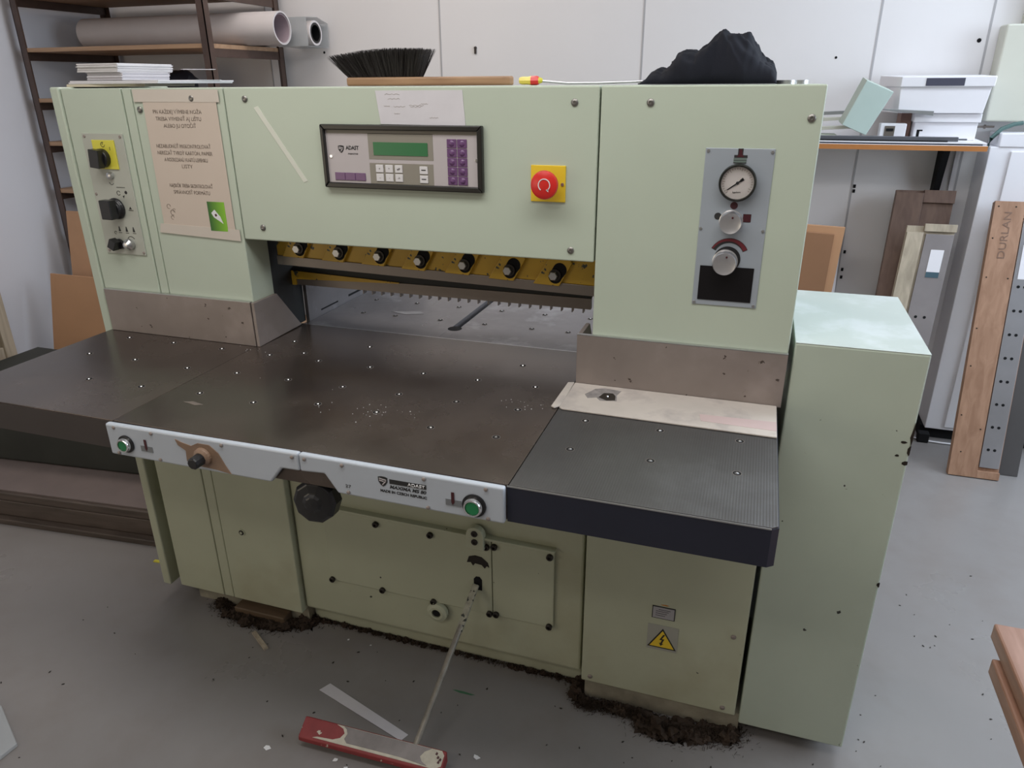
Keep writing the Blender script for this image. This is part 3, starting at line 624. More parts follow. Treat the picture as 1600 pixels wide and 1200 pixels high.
# ---- pedal
pd = B()
P0 = Vector((.550, .004, .285)); P1 = Vector((.512, -.318, .050))
pd.cyl(P0+(P1-P0)*.26, P1, .0075, 12)
pr = build('pedal_rod', pd, mat('worn_rod', (.25, .23, .19), .45, metal=.3, var=.25, scale=40), MC)
lk = B(); d = (P1-P0).normalized(); n_ = Vector((1, 0, 0))
def flat(bm, a, b, w, t):
    d_ = (b-a).normalized(); s_ = Vector((1, 0, 0)); s_ = (s_-d_*s_.dot(d_)).normalized(); up = d_.cross(s_)
    q_ = [a+s_*i*w/2+up*j*t/2 for i, j in ((-1, -1), (1, -1), (1, 1), (-1, 1))]; p_ = [b+s_*i*w/2+up*j*t/2 for i, j in ((-1, -1), (1, -1), (1, 1), (-1, 1))]
    bm.hexa(q_, p_)
flat(lk, P0+Vector((0, 0, .005)), P0+(P1-P0)*.30, .017, .010)
build('rod_joint', lk, mat('joint_paint', (.36, .35, .27), .5, var=.3, scale=50, chips=(DK, 60, .6)), pr, bevel=.002)
build('rod_slot', B().prism([(.543, .272), (.565, .272), (.565, .305), (.559, .313), (.549, .313), (.543, .305)], 'y', .0062, .0078), blackmatt, MC)
pm = mat('pedal_face', (.22, .026, .027), .5, var=.1, scale=30, chips=((.5, .46, .38), 40, .68))
# bare pressed steel tread in the middle, red paint left at the ends
pa = Vector((.222, -.341, 0)); pb = Vector((.592, -.330, 0))
def prow(t, w=0): return pa.lerp(pb, t)
sec = [(.021, .028), (.021, .058), (.018, .060), (-.0195, .0365), (-.0225, .034), (-.0232, .024), (-.019, .018)]
pe_c = B(); rings = []
for t in (0, .02, .5, .98, 1):
    k2 = .94 if t in (0, 1) else 1.0
    c = prow(t); rings.append([pe_c.bm.verts.new((c.x, c.y+yy*k2, zz)) for (yy, zz) in sec])
for ra, rb in zip(rings, rings[1:]):
    for i in range(len(sec)): pe_c.bm.faces.new([ra[i], rb[i], rb[(i+1) % len(sec)], ra[(i+1) % len(sec)]])
pe_c.bm.faces.new(rings[0][::-1]); pe_c.bm.faces.new(rings[-1])
PED = build('foot_pedal', pe_c, pm, MC, bevel=.003, label='red foot pedal with paint worn to grey steel on the tread')
# worn grey patch on the tread (thin bare metal area with cream primer rim)
def patch(pts, m_, h, nm):
    b_ = B(); V = []
    for (t, yy) in pts:
        c = prow(t); z = .060+(yy-.018)*(.023/.037)
        V.append((c.x, c.y+yy, z+h))
    n__ = len(V); A = [b_.bm.verts.new(v) for v in V]; Bq = [b_.bm.verts.new((v[0], v[1], v[2]-.0012)) for v in V]
    b_.bm.faces.new(A); b_.bm.faces.new(Bq[::-1])
    for i in range(n__): b_.bm.faces.new([A[i], A[(i+1) % n__], Bq[(i+1) % n__], Bq[i]])
    return build(nm, b_, m_, PED)
primer = mat('cream_primer', (.50, .47, .38), .5, var=.15, scale=40)
bare = mat('bare_steel', (.19, .175, .17), .42, metal=.4, var=.15, scale=30)
patch([(.235, .0170), (.97, .0170), (.99, .010), (.988, -.010), (.95, -.0172), (.10, -.0172), (.13, -.0140), (.24, -.0120), (.285, -.006), (.305, .004), (.285, .012)], primer, .0008, 'primer_rim')
patch([(.285, .0162), (.90, .0162), (.86, .008), (.84, -.002), (.86, -.010), (.90, -.0155), (.70, -.0120), (.34, -.0125), (.315, -.006), (.325, .004), (.31, .012)], bare, .0014, 'worn_tread')
random.seed(77)
for (t, yy) in ((.955, .004), (.965, -.004), (.94, .010), (.972, .001)):
    patch([(t-.008, yy-.002), (t+.006, yy-.003), (t+.009, yy+.001), (t-.002, yy+.003)], darkred, .0014, 'paint_chip')

# ================================================================== notices on the machine
nt = thing('notice_sheet', (-.135, -.003, 1.155), 'taped cream printed notice with a green picture, on the left column', 'notice')
build('sheet', B().prism([(-.236, 1.175), (-.030, 1.170), (-.030, 1.470), (-.232, 1.475)], 'y', -.0026, -.0018), paper_cream, nt)
tp1 = B(); tp1.prism([(-.256, 1.4845), (-.021, 1.4835), (-.021, 1.4575), (-.256, 1.4580)], 'y', -.0032, -.0026)
tpp = B(); tpp.prism([(-.246, 1.182), (-.018, 1.178), (-.018, 1.151), (-.252, 1.160)], 'y', -.0032, -.0026)
build('tape', tp1, tape_mat, nt); build('tape', tpp, tape_mat, nt)
lines = [('PRI KAŽDEJ VÝMENE NOŽA', -.140, 1.4335, .134), ('TREBA VYMENIŤ AJ LIŠTU', -.140, 1.4185, .126), ('ALEBO JU OTOČIŤ', -.139, 1.4035, .090),
         ('NEZABUDNÚŤ PREKONTROLOVAŤ', -.139, 1.3590, .152), ('NEREZAŤ TVRDÝ KARTÓN, PAPIER', -.138, 1.3440, .154), ('A ROZREZANÚ VLNITÚ LEPENKU', -.138, 1.3290, .122), ('LISTY', -.137, 1.3145, .030),
         ('NAJSKÔR TREBA SKONTROLOVAŤ', -.136, 1.2705, .122), ('SPRÁVNOSŤ FORMÁTU', -.137, 1.2555, .104)]
for (s_, x, z, w_) in lines: lettering('print', s_, x, z, .0085, -.0028, ink_soft, nt, width=w_, align='CENTER', bold=-.004)
gp = B(); gp.box(-.0985, -.0505, -.0034, -.0026, 1.172, 1.240)
gmat = mat('green_picture', (.05, .30, .02), .4); 
GN = gmat.node_tree; mr = GN.nodes.new('ShaderNodeMix'); mr.data_type = 'RGBA'; mr.inputs[6].default_value = (.01, .10, .01, 1); mr.inputs[7].default_value = (.22, .50, .02, 1)
tcx = GN.nodes.new('ShaderNodeTexCoord'); sx = GN.nodes.new('ShaderNodeSeparateXYZ'); mp_ = GN.nodes.new('ShaderNodeMapRange'); GN.links.new(tcx.outputs['Generated'], sx.inputs[0]); GN.links.new(sx.outputs[0], mp_.inputs[0])
GN.links.new(mp_.outputs[0], mr.inputs[0]); GN.links.new(mr.outputs[2], GN.nodes['Principled BSDF'].inputs['Base Color'])
build('picture', gp, gmat, nt, label='small green picture with white shape')
build('picture_motif', B().prism([(-.090, 1.214), (-.080, 1.222), (-.066, 1.206), (-.060, 1.190), (-.070, 1.196), (-.084, 1.204)], 'y', -.0038, -.0034), white, nt)
build('picture_motif_spot', B().prism([(-.081, 1.211), (-.076, 1.213), (-.074, 1.208), (-.079, 1.206)], 'y', -.0042, -.0038), darkred, nt)
dd = B()
for (cx, cz, rr2) in ((-.212, 1.224, .006), (-.203, 1.210, .007), (-.206, 1.198, .005), (-.198, 1.216, .004)): dd.arc(cx, cz, rr2*.75, rr2, 0, 290, -.0031, -.0026, 12)
build('pen_doodle', dd, ink_soft, nt)
n2 = thing('note_paper', (.46, -.003, 1.415), 'small white handwritten note taped above the control panel', 'note')
build('sheet', B().prism([(.364, 1.480), (.555, 1.4805), (.560, 1.414), (.372, 1.416)], 'y', -.0022, -.0012), paper_w, n2)
hn = B(); random.seed(11)
for i in range(9):
    x = .38+random.random()*.13; z = 1.424+random.random()*.05; p_ = []
    L_ = .012+random.random()*.022
    for k3 in range(9): p_.append((x+L_*k3/8, -.0024, z+.0012*math.sin(k3*2.4+i)))
    hn.tube(p_, .00028, 4)
build('handwriting', hn, ink_soft, n2)
ts = B(); ts.hexa([(.0655, -.0018, 1.4465), (.0765, -.0018, 1.4500), (.1815, -.0018, 1.2960), (.1715, -.0018, 1.2920)], [(.0655, -.0010, 1.4465), (.0765, -.0010, 1.4500), (.1815, -.0010, 1.2960), (.1715, -.0010, 1.2920)])
tag(build('magnetic_strip', ts, tape_yel), 'thin pale cream strip stuck slantwise on the green hood', 'strip')
# taped cover sheet on the right table
cs = thing('cover_sheet', (1.0, -.08, T), 'cream taped protective sheet lying on the right side table before the fence', 'cover sheet')
b_ = B(); b_.prism([(.801, -.012), (1.2125, -.012), (1.2125, -.157), (.808, -.152), (.801, -.146)], 'z', T+.0008, T+.0038)
build('sheet', b_, sheet_mat, cs, bevel=.0008)
lip = B(); lip.prism([(.786, -.016), (.800, -.012), (.802, -.140), (.792, -.152), (.784, -.146)], 'z', T+.0008, T+.0052); build('raised_edge', lip, sheet_mat, cs, bevel=.002)
pk = B(); pk.prism([(1.07, -.098), (1.212, -.092), (1.212, -.132), (1.075, -.128)], 'z', T+.0038, T+.0042); build('pink_tape', pk, sheet_pink, cs)
tr = B(); tr.prism([(.835, -.068), (.85, -.035), (.868, -.026), (.905, -.030), (.900, -.055), (.905, -.085), (.872, -.092), (.862, -.078), (.845, -.086)], 'z', T+.0038, T+.0041)
build('torn_hole', tr, mat('torn_grey', (.24, .22, .21), .6, var=.3, scale=60), cs)
tr = B(); tr.prism([(.866, -.076), (.872, -.052), (.890, -.048), (.898, -.060), (.901, -.082), (.885, -.088)], 'z', T+.0041, T+.0044); build('dark_spot', tr, bolt_dk, cs)
build('ball', B().lathe((.882, -.067, T+.0044), (0, 0, 1), [(.003, 0), (.002, .0015), (0, .002)], 10), chrome, cs)

# ================================================================== things on top of the machine
# paper stacks
ps = []
random.seed(5)
def sheetstack(name, x0, x1, y0, y1, z0, z1, ang, m_, label, step=.003):
    b_ = B(); z = z0; 
    while z < z1-.0005:
        h = min(step, z1-z); j = (random.random()-.5)*.004; k_ = (random.random()-.5)*.004
        b_.box(x0+j, x1+j, y0+k_, y1+k_, z+.0002, z+h, rz(ang+(random.random()-.5)*.01)); z += h
    return tag(build(name, b_, m_), label, 'paper stack')
sheetstack('cream_sheets', -.50, -.27, .045, .22, H+.003, H+.009, .03, mat('cream_sheet', (.62, .55, .42), .6), 'pile of thin cream sheets, lowest under the papers at the left top', .003)
sheetstack('white_sheet_pile', -.485, -.205, .04, .29, H+.0095, H+.0165, -.05, paper_w, 'wide thin pile of white sheets on the cream sheets', .0035)
sheetstack('paper_block', -.445, -.335, .06, .21, H+.0175, H+.035, -.03, paper_w, 'thick grey-white paper block under the top paper block', .0016)
sheetstack('paper_block', -.465, -.335, .055, .225, H+.0355, H+.055, -.05, mat('grey_white_paper', (.66, .64, .64), .6), 'thick white paper block, topmost of the papers on the machine', .0016)
sheetstack('loose_sheet', -.485, -.20, .17, .25, H+.0165, H+.0175, -.1, paper_w, 'single white strip of card at the edge of the wide sheet pile', .003)
lc = B(); lc.box(-.33, -.25, .25, .285, H+.0425, H+.0437, rz(.9))
tag(build('card_strip', lc, paper_w), 'pale narrow card poking out to the right of the top paper block', 'card')

# brush
br = thing('bench_brush', (.41, .16, H), 'dust brush with black bristles up and wooden handle, on the hood', 'brush')
hd = B(); pts = [(.218, .138), (.40, .136), (.585, .148), (.602, .153), (.609, .162), (.602, .171), (.585, .176), (.40, .184), (.218, .182)]
hd.prism(pts, 'z', H+.001, H+.019); build('handle', hd, handle_wood, br, bevel=.004)
random.seed(9)
bs = B()
def topz(t): return 1.548+.014*math.sin(PI*min(1, t*1.15)*.62)-.0*t
bs.hexa([(.224, .142, H+.019), (.388, .142, H+.019), (.388, .178, H+.019), (.224, .178, H+.019)], [(.196, .134, 1.543), (.402, .134, 1.552), (.402, .188, 1.552), (.196, .188, 1.543)])
for i in range(5200):
    t = random.random(); s_ = random.random()
    if random.random() < .55: s_ = random.choice((0, 1))*.96+random.random()*.04
    bx = .222+.168*t; by = .141+.038*s_
    tx = .184+(.414-.184)*t+(random.random()-.5)*.008; ty = .126+.07*s_+(random.random()-.5)*.006; tzz = topz(t)+(random.random()-.5)*.006
    a_ = Vector((bx, by, H+.019)); c_ = Vector((tx, ty, tzz)); w_ = .0005; an = random.random()*PI; o_ = Vector((math.cos(an), math.sin(an), 0))*w_
    bs.bm.faces.new([bs.bm.verts.new(a_-o_), bs.bm.verts.new(a_+o_), bs.bm.verts.new(c_+o_*.5), bs.bm.verts.new(c_-o_*.5)])
build('bristles', bs, bristle_m, br)
# screwdriver
sd = thing('screwdriver', (.68, .10, H), 'long thin screwdriver with yellow and red handle lying along the hood edge', 'screwdriver')
build('handle', B().lathe((.640, .10, H+.0095), (1, 0, 0), [(0, 0), (.006, .001), (.0075, .006), (.0075, .020), (.0085, .024), (.0085, .026)], 8), mat('yellow_handle', (.75, .62, .10), .3), sd, smooth=True)
build('handle_band', B().lathe((.666, .10, H+.0095), (1, 0, 0), [(.0088, 0), (.0088, .012), (.007, .016)], 8), red, sd, smooth=True)
build('handle_tip', B().lathe((.682, .10, H+.0095), (1, 0, 0), [(.0065, 0), (.0045, .006), (.0025, .008)], 8), yswitch, sd, smooth=True)
build('shaft', B().tube([(.69, .10, H+.0085), (.74, .105, H+.0045), (.80, .12, H+.0045), (.86, .135, H+.006), (.91, .15, H+.008)], .0026, 8), steel_blade, sd)
# cloth
def interp(tab, x):
    if x <= tab[0][0]: return tab[0][1]
    for (a, b), (c, d_) in zip(tab, tab[1:]):
        if x <= c: 
            t = (x-a)/(c-a); t = t*t*(3-2*t); return b+(d_-b)*t
    return tab[-1][1]
prof = [(.886, .0), (.893, .010), (.903, .024), (.914, .030), (.924, .026), (.936, .034), (.946, .048), (.952, .064), (.964, .075), (.976, .074), (.984, .068), (1.0, .076), (1.018, .086), (1.034, .097), (1.044, .092), (1.060, .092), (1.076, .088), (1.090, .074), (1.104, .054), (1.114, .046), (1.126, .040), (1.133, .026), (1.137, 0)]
cb = B(); nx, ny = 130, 70; G = []
xa, xb, ya, yb = .884, 1.138, .09, .33
for j in range(ny+1):
    row = []
    for i in range(nx+1):
        x = xa+(xb-xa)*i/nx; y = ya+(yb-ya)*j/ny; v = (y-.205)/.115
        h = interp(prof, x); e = max(0, 1-v*v)**.5
        n_1 = noise.noise(Vector((x*16, y*10+x*9, 1.3))); n_2 = noise.noise(Vector((x*34+y*20, y*26, 4.0))); n_3 = noise.noise(Vector((x*60-y*30, y*50+x*20, 9.0)))
        f_ = (1-abs(n_1)*2.4)*.55+(1-abs(n_2)*2.2)*.32+n_3*.06
        z = h*e*(.86+.24*f_)
        dx_ = .006*n_2*min(1, h*20); dy_ = .016*n_1*min(1, h*20)
        row.append(cb.bm.verts.new((x+dx_, y+dy_, H+.001+max(0, z))))
    G.append(row)
for j in range(ny):
    for i in range(nx): cb.bm.faces.new([G[j][i], G[j][i+1], G[j+1][i+1], G[j+1][i]])
cloth = build('work_cloth', cb, cloth_m, smooth=False)
for p in cloth.data.polygons: p.use_smooth = True
mdf = cloth.modifiers.new('thick', 'SOLIDIFY'); mdf.thickness = .002; mdf.offset = -1
mdf.offset = 1
tag(cloth, 'crumpled dark navy cloth heaped on top of the right column', 'cloth')
for i, (x, rr2) in enumerate(((1.155, .017), (1.178, .020))):
    tag(build('steel_ring', B().lathe((x, .16+.045*i, H), (0, 0, 1), [(rr2, 0), (rr2, .007), (rr2*.7, .007), (rr2*.7, 0), (rr2, 0)], 28), steel_light, smooth=True), ('small steel ring beside the dark cloth', 'small steel ring, rightmost on top of the machine')[i], 'ring')

# ================================================================== dust and litter
def dust(name, path, rad, hgt, n, label, seed):
    random.seed(seed); b_ = B(); 
    P = [Vector((x, y, 0)) for x, y in path]; seglen = [(b-a).length for a, b in zip(P, P[1:])]; tot = sum(seglen)
    def at(t):
        d_ = t*tot
        for a, b, L_ in zip(P, P[1:], seglen):
            if d_ <= L_: return a.lerp(b, d_/L_)
            d_ -= L_
        return P[-1]
    for i in range(int(tot/.010)):
        c = at(random.random()); rr2 = rad*(.4+random.random()*.7); h_ = hgt*(.35+random.random()*.75)
        c = c+Vector(((random.random()-.5)*rad, (random.random()-.5)*rad, 0))
        r_ = bmesh.ops.create_icosphere(b_.bm, subdivisions=3, radius=1)
        off = Vector((random.random()*9, random.random()*9, random.random()*9))
        for v in r_['verts']:
            k_ = 1+.7*noise.noise(v.co*2.4+off)+.55*noise.noise(v.co*7+off)+.3*noise.noise(v.co*15+off)
            v.co = Vector((c.x+v.co.x*rr2*k_, c.y+v.co.y*rr2*k_, max(.0006, v.co.z*h_*k_)))
    for i in range(n):
        c = at(random.random()); a_ = random.random()*2*PI; q_ = abs(random.gauss(0, .75))*rad*1.15
        c = c+Vector((math.cos(a_)*q_, math.sin(a_)*q_*.9, random.random()*hgt*max(0, 1-q_/rad/1.3)+.001))
        d_ = Vector((random.gauss(0, 1), random.gauss(0, 1), random.gauss(0, .5))).normalized()*(.0015+random.random()*.0045); s_ = d_.cross(Vector((random.random(), random.random(), 1))).normalized()*.0007
        if c.z < .003: c.z = .003
        vs = [c-d_-s_, c+d_-s_*.5, c+d_*.9+s_, c-d_*.8+s_]
        b_.bm.faces.new([b_.bm.verts.new((v.x, v.y, max(.0005, v.z))) for v in vs])
    o = build(name, b_, dust_m); tag(o, label, 'dust', None, 'stuff'); return o
dust('paper_dust', [(.826, .07), (.834, .0), (.850, -.022), (.93, -.010), (1.0, -.012)], .017, .018, 8000, 'dark clotted paper dust along the plinth below the warning sign', 1)
dust('paper_dust', [(.99, -.018), (1.03, -.034), (1.07, -.038), (1.12, -.028), (1.18, -.014), (1.228, .0)], .026, .022, 11000, 'brown matted paper dust heap at the foot of the side cabinet', 2)
dust('paper_dust', [(-.32, .03), (-.26, -.002), (-.18, -.016), (-.08, -.012), (-.02, .02), (.012, .06)], .024, .018, 9000, 'dark paper dust heap under the left base cabinet', 3)
dust('paper_dust', [(.02, .05), (.2, .048), (.45, .047), (.65, .047), (.82, .045)], .009, .009, 2500, 'thin dark dust line along the foot of the middle body', 4)
wb = B().box(-.235, -.06, -.012, .028, .0, .032); tag(build('wooden_wedge', wb, wood('wedge_wood', (.13, .085, .05), (.09, .06, .035)), bevel=.003), 'brown wooden block under the left base cabinet', 'wood block')
ch = B().box(-.14, -.05, -.090, -.078, .0, .006, rz(-.55)); tag(build('wood_splinter', ch, cream_wood), 'pale wood splinter on the floor by the left dust heap', 'splinter')
tag(build('paper_strip', B().prism([(.186, -.163), (.170, -.192), (.449, -.272), (.459, -.250)], 'z', .0008, .0018), paper_w), 'long white paper offcut strip on the floor behind the pedal', 'paper strip')
tag(build('wood_splinter', B().box(-.675, -.64, .128, .138, 0, .004, rz(.1)), yswitch), 'small yellow chip on the floor by the left cover', 'chip')
bits = [(.148, -.389, .008), (.326, -.369, .007), (.643, -.257, .007), (.147, .0, .004), (.22, -.0, .003), (.36, -.385, .006)]
where = ['left of the pedal', 'below the pedal, larger one', 'right of the pedal end', 'near the middle body', 'behind the white strip', 'below the pedal, smaller one']
for i, (x, y, rr2) in enumerate(bits):
    random.seed(i); pts = [(x+rr2*(.5+random.random())*math.cos(a*2*PI/5), y+rr2*(.5+random.random())*math.sin(a*2*PI/5)) for a in range(5)]
    tag(build('paper_scrap', B().prism(pts, 'z', .0006, .0012), white), 'tiny white paper scrap on the grey floor '+where[i], 'paper scrap', 'paper scraps on the floor')
random.seed(21); cr = B()
zone = [(.1, .9, -.5, .0), (.85, 1.5, -.35, -.1), (1.3, 2.0, -.2, .9), (-.7, .1, -.6, 0)]
for i in range(150):
    z_ = random.choice(zone[:3] if i % 3 else zone); x = random.uniform(z_[0], z_[1]); y = random.uniform(z_[2], z_[3]); rr2 = random.choice((.0010, .0013, .0018, .0024))
    if 1.0 < x < 1.5 and y > -.02: continue
    a_ = random.random()*PI; pts = [(x+rr2*k_[0]*math.cos(a_)-rr2*k_[1]*math.sin(a_), y+rr2*k_[0]*math.sin(a_)+rr2*k_[1]*math.cos(a_)) for k_ in ((-1.6, -.5), (.2, -.7), (1.6, .1), (.4, .8), (-1, .5))]
    cr.prism(pts, 'z', .0004, .0018)
gs_ = B(); gs_.prism([(.508, -.081), (.53, -.085), (.560, -.084), (.572, -.080), (.54, -.0775), (.515, -.0785)], 'z', .0003, .0006)
tag(build('floor_mark', gs_, green_mark), 'small green smear on the grey floor behind the pedal', 'floor mark')
tag(build('floor_crumbs', cr, bolt_dk), 'dark crumbs and specks scattered on the grey floor', 'crumbs', None, 'stuff')
random.seed(33); cr = B()
for i in range(70):
    c = random.choice([(.53, -.25, .035), (.45, -.27, .02), (.74, -.15, .03), (.35, -.25, .08), (.0, -.02, .03)])
    x = random.gauss(c[0], c[2]); y = random.gauss(c[1], c[2]*.6)
    if not (-.4 < x < 1.2 and -.44 < y < -.02) or (x > .78 and y > -.16): continue
    rr2 = random.uniform(.0004, .0013); pts = [(x+rr2*random.uniform(.6, 1.2)*math.cos(a*2*PI/5), y+rr2*random.uniform(.6, 1.2)*math.sin(a*2*PI/5)) for a in range(5)]
    cr.prism(pts, 'z', T+.0003, T+.0009)
tag(build('paper_crumbs', cr, white), 'white paper crumbs scattered on the dark steel table', 'crumbs', None, 'stuff')

# ================================================================== left background
rk = thing('storage_rack', (-1.78, 1.78, 0), 'brown steel shelving rack with wooden shelves in the left corner', 'shelf rack')
def post(x, y, sx, sy):
    b_ = B(); b_.box(min(x, x+sx*.036), max(x, x+sx*.036), min(y, y+sy*.004), max(y, y+sy*.004), 0, 2.4); b_.box(min(x, x+sx*.004), max(x, x+sx*.004), min(y, y+sy*.036), max(y, y+sy*.036), 0, 2.4)
    build('post', b_, brown_steel, rk)
post(-2.345, 1.5, 1, 1); post(-1.245, 1.5, -1, 1); post(-2.345, 2.06, 1, -1); post(-1.245, 2.06, -1, -1)
for zt in (1.900, 1.664, 1.437, 1.233, 1.000, .76, .50, .25):
    build('shelf', B().box(-2.338, -1.252, 1.504, 2.056, zt-.018, zt), shelf_wood, rk)
    build('shelf_rail', B().box(-2.340, -2.330, 1.51, 2.05, zt-.055, zt-.0182), brown_steel, rk); build('shelf_rail', B().box(-1.260, -1.250, 1.51, 2.05, zt-.055, zt-.0182), brown_steel, rk)
def tube_roll(name, x0, x1, y, z, r1_, r0_, m_, label, extra=None):
    o = thing(name, ((x0+x1)/2, y, z-r1_), label, 'paper roll')
    build('roll', B().lathe((x0, y, z), (1, 0, 0), [(r1_, 0), (r1_, x1-x0), (r0_, x1-x0), (r0_, 0), (r1_, 0)], 40), m_, o, smooth=True)
    if extra: extra(o)
    return o
paper_roll_m = mat('roll_paper', (.64, .60, .60), .45, var=.05, scale=5)
def ex1(o):
    build('red_sheet', B().lathe((-1.30, 1.80, 1.735), (1, 0, 0), [(.0625, 0), (.0625, .235), (.0605, .235), (.0605, 0), (.0625, 0)], 36), mat('pink_inner', (.45, .36, .40), .5), o, smooth=True)
tube_roll('paper_roll', -2.22, -1.06, 1.80, 1.737, .0715, .0640, paper_roll_m, 'large white paper roll sticking out of the rack, nearest the room', ex1)
def ex2(o):
    build('core', B().lathe((-1.5, 1.96, 1.722), (1, 0, 0), [(.045, 0), (.045, .515), (.036, .515), (.036, .02), (0, .02)], 32), black, o, smooth=True)
tube_roll('wrapped_roll', -2.20, -.985, 1.96, 1.722, .055, .046, paper_roll_m, 'paper roll with black core, behind the large white roll', ex2)
wv = B(); oc_ = [(1.900, 1.664), (2.078, 1.662), (2.088, 1.77), (2.0, 1.792), (1.900, 1.788)]
for (p_, q_) in zip(oc_, oc_[1:]+oc_[:1]):
    dx_, dz_ = q_[0]-p_[0], q_[1]-p_[1]; L_ = math.hypot(dx_, dz_); nx_, nz_ = dz_/L_*.0015, -dx_/L_*.0015
    wv.prism([(p_[0], p_[1]), (q_[0], q_[1]), (q_[0]+nx_, q_[1]+nz_), (p_[0]+nx_, p_[1]+nz_)], 'x', -1.16, -.993)
tag(build('plastic_wrap', wv, clear_plastic), 'clear plastic wrap around the end of the black-cored roll', 'plastic wrap')
random.seed(12)
bd = B(); 
for i in range(4):
    r_ = bmesh.ops.create_icosphere(bd.bm, subdivisions=3, radius=1); c = Vector((-1.80+i*.05, 1.75+random.random()*.1, 1.437+.065))
    for v in r_['verts']: k_ = 1+.3*noise.noise(v.co*2+c*5); v.co = Vector((c.x+v.co.x*.07*k_, c.y+v.co.y*.08*k_, max(1.438, c.z+v.co.z*.062*k_)))
tag(build('black_bundle', bd, mat('black_bag', (.012, .013, .02), .5), smooth=True), 'black bundle on the rack shelf behind the paper blocks', 'bundle')
# cardboard sheets leaning in front of the rack
def lean(name, x0, x1, yb, yt, z0, z1, th, m_, label, cat):
    o = B(); o.hexa([(x0, yb, z0), (x1, yb, z0), (x1, yb+th, z0), (x0, yb+th, z0)], [(x0, yt, z1), (x1, yt, z1), (x1, yt+th, z1), (x0, yt+th, z1)])
    return tag(build(name, o, m_, bevel=.0008), label, cat)
lean('cardboard_sheet', -2.225, -1.45, 1.12, 1.26, .001, .618, .008, cardboard, 'brown cardboard sheet leaning at the left, lower one in front', 'cardboard')
lean('cardboard_sheet', -2.232, -1.45, 1.30, 1.44, .001, .902, .008, mat('cardboard_pale', (.52, .30, .17), .7), 'taller brown cardboard sheet leaning behind the lower one', 'cardboard')
# low platform with stacked boards behind the left table
pa_ = thing('pallet', (-1.35, .5, 0), 'dark wooden pallet on the floor left of the machine', 'pallet')
def skew(x0, x1, y0a, y0b, y1, z0, z1):
    b_ = B(); b_.hexa([(x0, y0a, z0), (x1, y0b, z0), (x1, y1, z0), (x0, y1, z0)], [(x0, y0a, z1), (x1, y0b, z1), (x1, y1, z1), (x0, y1, z1)]); return b_
build('deck_board', skew(-2.1, -.56, .10, .245, .72, .088, .118), pallet_wood, pa_, bevel=.003)
build('front_board', skew(-2.1, -.56, .098, .243, .27, .024, .087), pallet_wood, pa_, bevel=.003)
build('bottom_board', skew(-2.1, -.56, .075, .215, .30, .0, .022), pallet_wood, pa_, bevel=.003)
for x in (-2.05, -1.35, -.70): build('block', skew(x, x+.1, .13+(x+2.1)*.094, .14+(x+2.1)*.094, .68, .022, .088), pallet_wood, pa_)
tag(build('board_sheet', skew(-2.08, -.60, .115, .255, .90, .1185, .124), mat('dusty_board', (.17, .135, .125), .6, var=.1)), 'dusty greyish board lying on the dark pallet', 'board')
dk_ = B(); dk_.hexa([(-2.1, .30, .125), (-.62, .455, .125), (-.62, 1.0, .125), (-2.1, 1.0, .125)], [(-2.1, .30, .33), (-.62, .455, .33), (-.62, 1.0, .33), (-2.1, 1.0, .33)]); tag(build('storage_crate', dk_, mat('dark_green_crate', (.028, .030, .024), .6, var=.2), bevel=.01), 'dark crate on the pallet under the left side table', 'crate')
# pale wooden frame leaning at the left wall
fr2 = thing('wooden_crate', (-2.33, .7, 0), 'pale wooden crate standing against the left wall at the left picture edge', 'crate')
build('corner_post', B().box(-2.35, -2.29, .975, 1.03, 0, .62), cream_wood, fr2, bevel=.003)
build('side_board', B().box(-2.345, -2.30, .35, .975, .20, .31), cream_wood, fr2, bevel=.003)
build('side_board', B().box(-2.345, -2.30, .35, .975, .50, .60), cream_wood, fr2, bevel=.003)
build('dark_side', B().box(-2.41, -2.346, .35, 1.02, .0, .60), brownblack, fr2)

# ================================================================== right background
ws = thing('wall_shelf', (1.5, 1.9, 1.24), 'wall shelf with orange front edge behind the machine, right side', 'shelf')
build('board', B().box(.9, 1.902, 1.735, 2.099, 1.2530, 1.2715), white_box, ws, bevel=.001)
build('front_edge', B().box(.9, 1.902, 1.731, 1.735, 1.2520, 1.2700), orange_edge, ws)
build('bracket', B().prism([(1.985, 1.2525), (2.099, 1.2525), (2.099, .95), (2.075, .95)], 'x', 1.814, 1.838), blackmatt, ws)
build('bracket', B().prism([(1.985, 1.2525), (2.099, 1.2525), (2.099, .95), (2.075, .95)], 'x', 1.10, 1.138), blackmatt, ws)
tag(build('dark_sheet', B().prism([(.92, 1.738), (1.885, 1.738), (1.905, 2.05), (.92, 2.05)], 'z', 1.2718, 1.2758), navy), 'thin dark sheet covering the wall shelf board', 'sheet')
tag(build('white_sheet', B().prism([(.95, 1.75), (1.90, 1.745), (1.92, 2.06), (.95, 2.07)], 'z', 1.2762, 1.2800), white_box), 'white sheet on the wall shelf under the metal bars', 'sheet')
tag(build('metal_bar', B().box(1.0, 1.815, 1.790, 1.815, 1.2802, 1.2965).box(1.815, 1.845, 1.797, 1.808, 1.2850, 1.2910), mat('dark_bar', (.13, .135, .15), .35, metal=.5), bevel=.002), 'long dark metal bar lying on the wall shelf', 'metal bar')
tag(build('thin_rod', B().cyl((1.0, 1.765, 1.2832), (1.775, 1.765, 1.2832), .0028, 8), blackmatt), 'thin black rod in front of the metal bar on the shelf', 'rod')
tag(build('hook_clip', B().box(1.672, 1.680, 1.796, 1.808, 1.2968, 1.318).box(1.672, 1.690, 1.796, 1.808, 1.316, 1.321), blackmatt), 'tiny black clip standing on the metal bar', 'clip')
